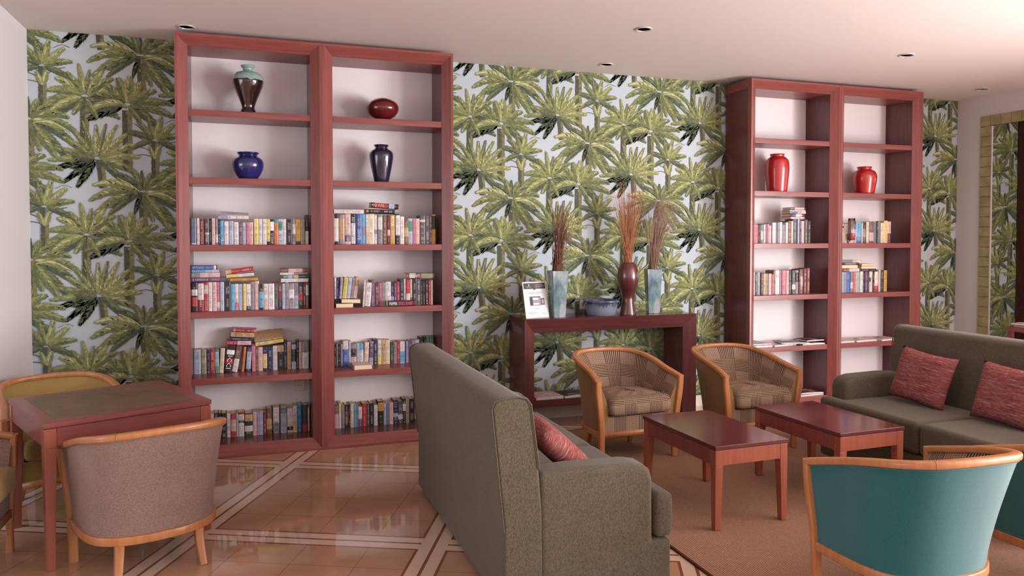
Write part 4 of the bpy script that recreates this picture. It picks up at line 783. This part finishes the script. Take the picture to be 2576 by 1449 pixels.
# sockets
def socket(loc, label, n=2):
    e = empty('wall_socket', loc); tag(e, label, 'socket'); b = MB(); b.box(-.04*n, .04*n, -.010, -.0005, -.04, .04, 'socket_plastic'); cp_ = b.build('cover_plate', e, bevel=.003)
    for k in range(n):
        b = MB(); cx = (k-(n-1)/2)*.078
        for s in (-1, 1): b.tube([(cx+s*.0095, -.0095, 0), (cx+s*.0095, -.0112, 0)], .0038, 'black_plastic', 12)
        b.build('socket_holes', cp_, True)
socket((2.745, -.0145, .965), 'cream double wall socket behind the blue bowl on the palm wallpaper')
socket((.325, -.0200, .415), 'white wall socket above the lowest books of the leftmost bookcase', 1)

# magazines
def magazine(w, d, t, cols, seed):
    r = random.Random(seed); b = MB(); sag = .004
    n = 7; top = []; bot = []
    for i in range(n):
        x = w*i/(n-1); z = t+sag*sin(pi*i/(n-1))*r.uniform(.6, 1.3); top.append([(x, 0, z), (x, d, z)]); bot.append([(x, 0, 0), (x, d, 0)])
    b.cc = cols[0]; b.surf(list(zip(*[[q[0] for q in top], [q[1] for q in top]])) and [[q[0] for q in top], [q[1] for q in top]], 'book_cover')
    b.cc = pc('w'); b.surf([[q[0] for q in bot], [q[0] for q in top]], 'book_cover'); b.surf([[q[1] for q in top], [q[1] for q in bot]], 'book_cover')
    b.face([top[0][0], bot[0][0], bot[0][1], top[0][1]][::-1], 'book_cover'); b.face([top[-1][0], bot[-1][0], bot[-1][1], top[-1][1]], 'book_cover'); b.surf([[q[1] for q in bot], [q[0] for q in bot]], 'book_cover')
    z = t+sag+.0025
    # printed blocks on the cover follow the page
    def zc(x): i = min(n-2, int(x/w*(n-1))); f = x/w*(n-1)-i; return top[i][0][2]*(1-f)+top[i+1][0][2]*f+.0004
    for k in range(4):
        x0 = r.uniform(.03, w*.6); x1 = min(w-.01, x0+r.uniform(.04, w*.35)); y0 = r.uniform(.01, d*.7); y1 = min(d-.01, y0+r.uniform(.02, d*.3)); b.cc = r.choice(cols[1:])
        m = 5; b.surf([[(x0+(x1-x0)*q/m, y0, zc(x0+(x1-x0)*q/m)) for q in range(m+1)], [(x0+(x1-x0)*q/m, y1, zc(x0+(x1-x0)*q/m)) for q in range(m+1)]], 'book_cover')
    return b.build('magazine')
def mag(x, y, z, rz, w, d, t, cols, seed, label, group):
    o = magazine(w, d, t, [pc(c) for c in cols], seed); o.location = (x, y, z); o.rotation_euler = (0, 0, radians(rz)); tag(o, label, 'magazine', group); return o
G5 = 'magazines on the fifth shelf of the third bookcase'; z = S5+.0004
mag(4.215, -.325, z, 1, .215, .28, .014, 'wgP', 1, 'pale magazine at the left end, fifth shelf of the third bookcase', G5)
mag(4.222, -.315, z+.0215, 2, .205, .27, .007, 'gwk', 2, 'grey magazine on the leftmost pale one, fifth shelf of the third bookcase', G5)
mag(4.450, -.330, z, 8, .27, .20, .012, 'PGg', 3, 'pink-grey magazine in the middle, fifth shelf of the third bookcase', G5)
mag(4.545, -.300, z+.0195, -14, .27, .20, .008, 'kgw', 4, 'dark magazine on the pink-grey one, fifth shelf of the third bookcase', G5)
mag(4.755, -.332, z, 3, .262, .19, .012, 'gkP', 5, 'grey magazine at the right end, fifth shelf of the third bookcase', G5)
mag(4.800, -.330, z+.0325, 5, .215, .17, .008, 'kKw', 6, 'dark covered magazine on top at the right, fifth shelf of the third bookcase', G5)
G5b = 'magazines on the fifth shelf of the rightmost bookcase'
mag(5.19, -.325, z, 2, .17, .25, .012, 'wgk', 7, 'white magazine at the left end, fifth shelf of the rightmost bookcase', G5b)
mag(5.375, -.330, z, 6, .27, .20, .013, 'PwG', 8, 'pale pink magazine in the middle, fifth shelf of the rightmost bookcase', G5b)
mag(5.672, -.330, z, 4, .26, .20, .012, 'Pmg', 9, 'pinkish magazine toward the right, fifth shelf of the rightmost bookcase', G5b)
G6 = 'magazines at the bottom of the third bookcase'; z = .0854
mag(4.745, -.325, z, 3, .27, .21, .012, 'Pgw', 10, 'pale magazine at the bottom of the third bookcase, underneath', G6)
mag(4.755, -.315, z+.0195, -4, .24, .20, .009, 'mgP', 11, 'dark red magazine on top of the pale one, bottom of the third bookcase', G6)
GC = 'magazines on the lower shelf of the console table'; z = .2324
mag(2.150, -.325, z, 2, .24, .22, .018, 'PwG', 12, 'pale magazine at the left of the console lower shelf', GC)
mag(2.405, -.325, z, 6, .20, .21, .016, 'kgG', 13, 'dark magazine leaning toward the middle of the console lower shelf', GC)
mag(2.632, -.325, z, -3, .20, .22, .016, 'wgk', 14, 'white magazine behind the left armchair on the console lower shelf', GC)

# ------------------------------------------------------------------ furniture
# tub armchair, facing -y
TW, TY, TZ, LX, RX, RY = .327, -.211, .561, .290, .184, .218
def mirror_pts(P): return P+[(-x, y, z) for x, y, z in P[-2::-1]]
RAIL = spline(mirror_pts([(TW, TY, TZ), (.302, -.06, .603), (.296, .10, .643), (.266, .242, .671), (.182, .328, .687), (0, .355, .693)]), 8)
BASE = spline(mirror_pts([(.290, -.205, .215), (.286, -.06, .215), (.270, .07, .215), (.228, .165, .215), (.130, .226, .215), (0, .243, .215)]), 8)
_bd = MB.build
def _clamped(s, *a, **k):
    s.v = [(x, y, max(z, .0)) for x, y, z in s.v]; return _bd(s, *a, **k)
def armchair(outer, inner, seat_mat, seams=(.2,), cushion='glen_check_fabric'):
    e = empty('armchair'); N = len(RAIL)
    b = MB(); b.sweep(RAIL, rrect(.042, .030, .010), 'beech'); cr = b.build('crest_rail', e, True)
    b = MB()
    for sx_ in seams:       # glued joints show as thin dark lines around the rail
        i = min(range(N), key=lambda k: abs(RAIL[k][0]-sx_)+(9 if RAIL[k][1] < .2 else 0)); p, q = Vector(RAIL[i]), Vector(RAIL[i+1]); d = (q-p).normalized()*.0007
        b.sweep([tuple(p-d), tuple(p+d)], rrect(.0426, .0306, .010), 'twig_dark')
    b.build('rail_joint', cr)
    for s in (1, -1):       # front legs run up to carry the arms
        P = spline([(s*TW, TY-.006, TZ+.010), (s*.326, -.214, .50), (s*.318, -.214, .43), (s*.306, -.210, .34), (s*.296, -.205, .24), (s*.292, -.2, .12), (s*LX, -.2, 0)], 6)
        b = MB(); b.sweep(P, rrect(.030, .042, .009), 'beech', up=(1, 0, 0)); _clamped(b, 'leg', e, True)
        b = MB(); b.sweep(spline([(s*.168, .188, .215), (s*.172, .196, .12), (s*RX, RY, 0)], 5), rrect(.040, .040, .006), 'beech', up=(1, 0, 0), scales=[1.05-.25*k/10 for k in range(11)]); _clamped(b, 'leg', e, True)
    # upholstered shell
    def lerp(a_, c_, t): return tuple(p+(q-p)*t for p, q in zip(a_, c_))
    m = 9; rows = []; rin = []
    for k in range(m):
        t = k/(m-1); te = 1-(1-t)**1.25
        row = []
        for r_, q in zip(RAIL, BASE): x, y, _ = lerp(r_, q, te); row.append((x*1.012, y+.006*(1 if y > 0 else 0), (r_[2]-.013)+(q[2]-r_[2]+.013)*t))
        rows.append(row)
    b = MB(); b.surf(rows, outer, flip=True); os_ = b.build('outer_shell', e, True)
    for k in range(m):
        t = k/(m-1); te = 1-(1-t)**1.25; row = []
        for i, (r_, q) in enumerate(zip(RAIL, BASE)):
            x, y, _ = lerp(r_, q, te); nrm = Vector((-x, -(y+.02)*.9, 0)).normalized(); off = .008+.052*sin(pi*min(1, t*1.0)*.62)**.8*(1 if 0 < i < N-1 else 1)
            row.append((x+nrm.x*off, max(y+nrm.y*off*(.9 if y > -.1 else 0), TY+.002), (r_[2]-.013)+(.315-r_[2]+.013)*t))
        rin.append(row)
    b = MB(); b.surf(rin, inner); b.build('inner_upholstery', e, True)
    for i, fl in ((0, False), (N-1, True)):     # front edge strips closing the arms
        b = MB(); b.surf([[r[i] for r in rows], [r[i] for r in rin]], outer, flip=fl); b.build('arm_edge', e, True)
    b = MB(); b.tube([(p[0]*1.016, p[1]+(.008 if p[1] > 0 else 0), p[2]-.017) for p in RAIL], .0035, outer, 6)
    for s in (0, -1): b.tube([r[s] for r in rows], .0035, outer, 6)
    b.tube([(p[0]*1.016, p[1]+.004, p[2]+.002) for p in BASE], .0035, outer, 6); b.build('piping', os_, True)
    b = MB(); b.sweep([(p[0], p[1], .195) for p in BASE], rrect(.034, .038, .005), 'beech'); b.box(-.276, .276, -.214, -.186, .176, .215, 'beech'); b.build('base_rail', e, True)
    # padded seat box and loose cushion
    def plan(ins, front, z, n=len(BASE)):
        out = []
        for p in BASE: 
            v = Vector((p[0], p[1], 0)); l = v.length; out.append((p[0]*(1-ins/.28), p[1]*(1-ins/.28)+0, z))
        out = [(x, max(y, front), z) for x, y, z in out]; out[0] = (out[0][0], front, z); out[-1] = (out[-1][0], front, z)
        return out
    b = MB(); A = plan(.012, -.205, .2155); B = plan(.012, -.205, .322); b.surf([A, B], inner, closed=True, flip=True); b.cap(B, inner, True); b.build('seat_box', e)
    rows2 = []; z0, z1 = .324, .446
    for ins, z in ((.060, z0), (.036, z0+.010), (.028, z0+.03), (.026, (z0+z1)/2), (.030, z1-.03), (.042, z1-.008), (.068, z1), (.14, z1+.010), (.24, z1+.014)):
        fr = -.252+max(0, ins-.026)*.9; rows2.append(plan(ins+.018, fr, z))
    # round the front corners of the cushion
    def rnd(row):
        x0 = row[0][0]; f = row[0][1]; r = .035; k = []
        for a_ in (0, 22, 45, 68, 90): k.append((x0-r+r*cos(radians(a_)), f+r-r*sin(radians(a_)), row[0][2]))
        k = [q for q in k]; left = [(-x, y, z) for x, y, z in k]
        body = [p for p in row[1:-1] if p[1] > f+r]
        return k[::-1][:0]+[(-q[0], q[1], q[2]) for q in []]+list(reversed(k))[0:]+body+left
    rows3 = [rnd(r) for r in rows2]; L0 = min(len(r) for r in rows3); rows3 = [r if len(r) == L0 else [r[int(i*(len(r)-1)/(L0-1))] for i in range(L0)] for r in rows3]
    b = MB(); b.surf(rows3, seat_mat, closed=True, flip=False); b.cap(rows3[0], seat_mat, False); b.cap(rows3[-1], seat_mat, True)
    b.build('seat_cushion', e, True, weld=True)
    return e
check_ = 'glen_check_fabric'; RG = .0115
ac = armchair('mustard_fabric', check_, check_); ac.location = (2.486, -1.198, RG); ac.rotation_euler = (0, 0, .064)
tag(ac, 'checked tub armchair in front of the console table, mustard outside', 'armchair', 'checked tub armchairs by the palm wall')
dup(ac, (3.425, -1.290, RG), .057, 'checked tub armchair in front of the third bookcase, mustard outside')
tc_ = armchair('teal_fabric', check_, check_); tc_.location = (2.585, -3.578, RG); tc_.rotation_euler = (0, 0, 3.106)
tag(tc_, 'teal backed tub armchair in the lower right, seen from behind', 'armchair', 'teal tub armchairs seen from behind')
dup(tc_, (3.446, -3.667, RG), 3.106, 'teal backed tub armchair cut off by the right edge, behind the other teal one')
tp = armchair('taupe_fabric', 'taupe_fabric', 'yellow_fabric'); tp.location = (-.484, -2.058, 0); tp.rotation_euler = (0, 0, 3.489)
tag(tp, 'taupe backed tub armchair seen from behind, pushed up to the games table', 'armchair')
yc = armchair('yellow_fabric', 'yellow_fabric', 'yellow_fabric'); yc.location = (-1.055, -1.020, 0); yc.rotation_euler = (0, 0, .43)
tag(yc, 'yellow upholstered tub armchair behind the games table by the left wall', 'armchair')
lc = armchair('taupe_fabric', 'taupe_fabric', 'yellow_fabric'); lc.location = (-1.345, -2.03, 0); lc.rotation_euler = (0, 0, 1.571)
tag(lc, 'armchair cut off by the left edge with a yellow seat cushion', 'armchair')

def coffee_table():
    e = empty('coffee_table'); W2, L2, Ht = .468/2, .744/2, .4435
    b = MB(); b.box(-W2, W2, -L2, L2, Ht-.020, Ht, 'table_top_wood'); b.build('table_top', e, bevel=.0025)
    for (x0, x1, y0_, y1_) in ((-W2+.050, W2-.050, -L2+.006, -L2+.026), (-W2+.050, W2-.050, L2-.026, L2-.006)):  # end aprons lighter than the side ones: light on the ends painted in
        b = MB(); b.box(x0, x1, y0_, y1_, Ht-.105, Ht-.0245, 'leg_and_lit_end_wood'); b.build('apron', e, bevel=.001, seg=1)
    for x0 in (-W2+.006, W2-.026):
        b = MB(); b.box(x0, x0+.020, -L2+.050, L2-.050, Ht-.105, Ht-.0245, 'mahogany'); b.build('apron', e, bevel=.001, seg=1)
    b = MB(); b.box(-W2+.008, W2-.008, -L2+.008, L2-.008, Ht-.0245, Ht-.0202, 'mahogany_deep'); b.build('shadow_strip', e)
    for sx in (-1, 1):
        for sy in (-1, 1):
            b = MB(); cx, cy = sx*(W2-.004-.0235), sy*(L2-.004-.0235)
            b.taper(cx+sx*.006, cy+sy*.006, .034, .034, 0, cx, cy, .047, .047, Ht-.11, 'leg_and_lit_end_wood'); b.box(cx-.0235, cx+.0235, cy-.0235, cy+.0235, Ht-.11, Ht-.0246, 'leg_and_lit_end_wood')
            b.build('leg', e, bevel=.002, weld=False)
    return e
ct = coffee_table(); ct.location = (2.485, -2.288, RG); ct.rotation_euler = (0, 0, radians(1.4)); tag(ct, 'low red-brown coffee table nearer the left sofa', 'coffee table', 'low coffee tables between the sofas')
dup(ct, (3.296, -2.282, RG), radians(1.2), 'low red-brown coffee table nearer the right sofa')

# games table with leather top
gt = empty('games_table', (-.727, -1.565, 0), radians(24.6)); tag(gt, 'square red-brown games table with brown leather inlay at the left', 'table')
hw = .385; th = .690
b = MB(); b.box(-hw, hw, -hw, hw, th-.024, th-.0012, 'mahogany_across')
q = hw-.062
for (x0, x1, y0_, y1_) in ((-hw, hw, -hw, -q), (-hw, hw, q, hw), (-hw, -q, -q, q), (q, hw, -q, q)): b.box(x0, x1, y0_, y1_, th-.0012, th, 'mahogany_across')
gtt = b.build('table_top', gt, bevel=.001, seg=1)
b = MB(); b.box(-q+.0005, q-.0005, -q+.0005, q-.0005, th-.0011, th-.0002, 'leather_inlay'); b.build('leather_inlay', gtt)
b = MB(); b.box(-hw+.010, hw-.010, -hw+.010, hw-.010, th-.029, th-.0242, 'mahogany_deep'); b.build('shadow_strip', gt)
for k in range(4):
    b = MB(); L2 = hw-.056; b.box(-L2, L2, -hw+.006, -hw+.026, th-.115, th-.0292, 'mahogany_across'); o = b.build('apron', gt, bevel=.001, seg=1); o.rotation_euler = (0, 0, k*pi/2)
for sx in (-1, 1):
    for sy in (-1, 1):
        b = MB(); c = hw-.029; b.taper(sx*(c+.005), sy*(c+.005), .036, .036, 0, sx*c, sy*c, .052, .052, th-.12, 'leg_and_lit_end_wood'); b.box(sx*c-.026, sx*c+.026, sy*c-.026, sy*c+.026, th-.12, th-.0293, 'leg_and_lit_end_wood'); b.build('leg', gt, bevel=.002)

# sofas: facing +x, x 0 at the foot of the back, y centred
def extrude_y(prof, y0, y1, mat):
    b = MB(); n = len(prof); v = [(x, y0, z) for x, z in prof]+[(x, y1, z) for x, z in prof]
    F = [tuple(range(n)), tuple(range(2*n-1, n-1, -1))]+[(i, i+n, (i+1) % n+n, (i+1) % n) for i in range(n)]; b.raw(v, F, mat); return b
def sofa():
    e = empty('sofa'); HW = .835; F = 'sofa_fabric'
    prof = [(.0, .035), (.0, .36), (-.052, .860), (-.040, .888), (-.010, .900), (.060, .902), (.098, .892), (.116, .865), (.150, .60), (.165, .43), (.17, .035)]
    b = extrude_y(prof, -HW, HW, F); br = b.build('backrest', e, bevel=.014, seg=3, weld=True)
    for s in (-1, 1): b = MB(); b.tube([(x, s*(HW+.0005), z) for x, z in prof[1:9]], .004, F, 6); b.build('piping', br, True)
    for s in (-1, 1):
        y0_, y1_ = sorted((s*HW*.9995, s*(HW-.145)))
        prof = [(.155, .036), (.145, .580), (.30, .588), (.57, .582), (.634, .570), (.664, .545), (.676, .505), (.680, .036)]
        b = extrude_y(prof, y0_, y1_, F); b.build('arm', e, bevel=.032, seg=5, weld=True)
    b = MB(); b.box(.172, .765, -HW+.004, HW-.004, .034, .236, F); b.build('base', e, bevel=.016, seg=3)
    for s in (-1, 1):       # T-shaped seat cushions wrapping in front of the arms
        yi = HW-.149; P = [(.176, .003), (.176, yi), (.688, yi), (.688, HW-.006), (.782, HW-.006), (.782, .003)]
        P = [(x, s*y) for x, y in P]; P = P if s < 0 else P[::-1]
        b = MB(); n = len(P); v = [(x, y, .240) for x, y in P]+[(x, y, .436) for x, y in P]
        b.raw(v, [tuple(range(n))[::-1], tuple(range(n, 2*n))]+[(i, (i+1) % n, (i+1) % n+n, i+n) for i in range(n)], F); b.build('seat_cushion', e, bevel=.034, seg=5, weld=True)
    for x in (.06, .70):
        for y in (-HW+.06, HW-.06):
            b = MB(); b.lathe([(.018, 0), (.022, .034)], 'black_plastic', 16, x, y); b.build('foot', e, True)
    return e
sf = sofa(); sf.location = (.937, -2.338, 0); tag(sf, 'olive brown two-seat sofa in the foreground, seen from behind its back', 'sofa', 'olive brown two-seat sofas')
dup(sf, (4.482, -2.585, RG), pi, 'olive brown two-seat sofa on the right, facing left, with two pillows')

# pillows
def pillow(label, M):
    n = 17; a = .205; b = MB(); rows = {1: [], -1: []}; r = random.Random(len(label))
    for s in (1, -1):
        for i in range(n):
            row = []
            for j in range(n):
                u, v = -1+2*i/(n-1), -1+2*j/(n-1); k = (1-u**4)*(1-v**4); th_ = .062*k**.55
                pull = 1-.075*(1-abs(v)**2)*abs(u)**3; pull2 = 1-.075*(1-abs(u)**2)*abs(v)**3
                row.append((a*u*pull, s*th_, a*.86*v*pull2))
            rows[s].append(row)
    b.surf(rows[1], 'striped_knit', flip=True); b.surf(rows[-1], 'striped_knit')
    o = b.build('throw_pillow', None, True, weld=True); o.matrix_world = M; tag(o, label, 'pillow', 'pink and red striped throw pillows'); return o
def pose(loc, rz, lean, roll=0): return Matrix.Translation(loc) @ Matrix.Rotation(rz, 4, 'Z') @ Matrix.Rotation(lean, 4, 'X') @ Matrix.Rotation(roll, 4, 'Y')
pillow('striped pink and red pillow left on the right sofa', pose((4.145, -2.205, .437+.186), radians(-84), radians(-17), radians(6)))
pillow('striped pink and red pillow cut off by the right edge, on the right sofa', pose((4.155, -2.80, .437+.182), radians(-88), radians(-16), radians(3)))
pillow('striped pink and red pillow on the foreground sofa, mostly behind its back', pose((1.300, -2.84, .437+.150), radians(84), radians(-48), radians(-3)))

# rug
b = MB(); b.box(1.955, 5.05, -5.0, -.49, .0005, .0095, 'sisal_rug'); rg = b.build('rug'); tag(rg, 'brown ribbed sisal rug under the coffee tables and armchairs', 'rug')
b = MB()
for (x0, x1, y0_, y1_) in ((1.943, 1.955, -5.012, -.478), (5.05, 5.062, -5.012, -.478), (1.955, 5.05, -5.012, -5.0), (1.955, 5.05, -.49, -.478)): b.box(x0, x1, y0_, y1_, .0005, .0105, 'rug_binding')
b.build('binding', rg)

# low console against the mirror wall with magazines
rt = empty('side_table', (6.72, -1.62, 0)); tag(rt, 'red-brown side table under the mirror at the right edge', 'side table')
b = MB(); b.box(-.22, .205, -.68, .68, .695, .735, 'mahogany'); b.build('table_top', rt, bevel=.002)
for x in (-.205, .185):
    for y in (-.665, .635): b = MB(); b.box(x-.0, x+.018 if x > 0 else x+.035, y, y+.035, 0, .694, 'mahogany'); b.build('leg', rt)
GR = 'magazines on the side table by the mirror'
mag(6.525, -1.26, .7354, -4, .21, .28, .014, 'wgP', 21, 'white magazine at the left end of the side table by the mirror', GR)
mag(6.53, -1.24, .7565, 4, .20, .26, .012, 'Pkw', 22, 'pale pink magazine on the white one, side table by the mirror', GR)
mag(6.52, -1.62, .7354, 2, .22, .28, .016, 'gwm', 23, 'grey magazine farther along the side table by the mirror', GR)

# ------------------------------------------------------------------ light and camera
def area(loc, rot, sx, sy, power, col):
    l = bpy.data.lights.new('daylight', 'AREA'); l.shape = 'RECTANGLE'; l.size = sx; l.size_y = sy; l.energy = power; l.color = col
    o = bpy.data.objects.new('window_daylight', l); COL.objects.link(o); o.location = loc; o.rotation_euler = rot; return o
zc, hz = 1.475, 2.2
for (a_, c_), p in zip(WIN_REAR, (150, 210, 300)): area(((a_+c_)/2, YB-.16, zc), (radians(90), 0, pi), c_-a_-.1, hz, p, (1, .97, .965))
for (a_, c_), p in zip(WIN_RIGHT, (200, 260)): area((XR+.16, (a_+c_)/2, zc), (radians(90), 0, radians(90)), c_-a_-.1, hz, p, (1, .97, .965))
area((XW+.02, -4.2, 1.6), (radians(90), 0, radians(-90)), 3.4, 2.0, 60, (.86, .92, 1))  # added cool fill lamp before the solid left wall, no window there
for a_, c_ in WIN_REAR: area(((a_+c_)/2, YB-.12, .9), (radians(90+38), 0, pi), c_-a_-.1, 1.0, 100, (1, .97, .96))  # extra upward-tilted lamps added at the rear windows to brighten the ceiling
for a_, c_ in WIN_RIGHT: area((XR+.12, (a_+c_)/2, .9), (radians(90+38), 0, radians(90)), c_-a_-.1, 1.0, 100, (1, .97, .96))  # same added ceiling fill at the right windows
w = bpy.data.worlds.new('World'); scn.world = w; w.use_nodes = True
w.node_tree.nodes['Background'].inputs[0].default_value = (.75, .82, .9, 1); w.node_tree.nodes['Background'].inputs[1].default_value = .6
cd = bpy.data.cameras.new('camera'); cam = bpy.data.objects.new('camera', cd); COL.objects.link(cam); scn.camera = cam
cd.sensor_width = 36; cd.lens = 36*1906.781/2576; cd.shift_y = -(724.5-656.92)/2576; cd.clip_start = .05
yaw, pit = .3288, .0290
cam.location = (0, -6.0194, 1.5332); cam.rotation_euler = (pi/2-pit, 0.0004, -yaw)
scn.view_settings.view_transform = 'Standard'; scn.view_settings.look = 'None'; scn.view_settings.gamma = 1; scn.view_settings.use_curve_mapping = False
scn.view_settings.exposure = 0.68
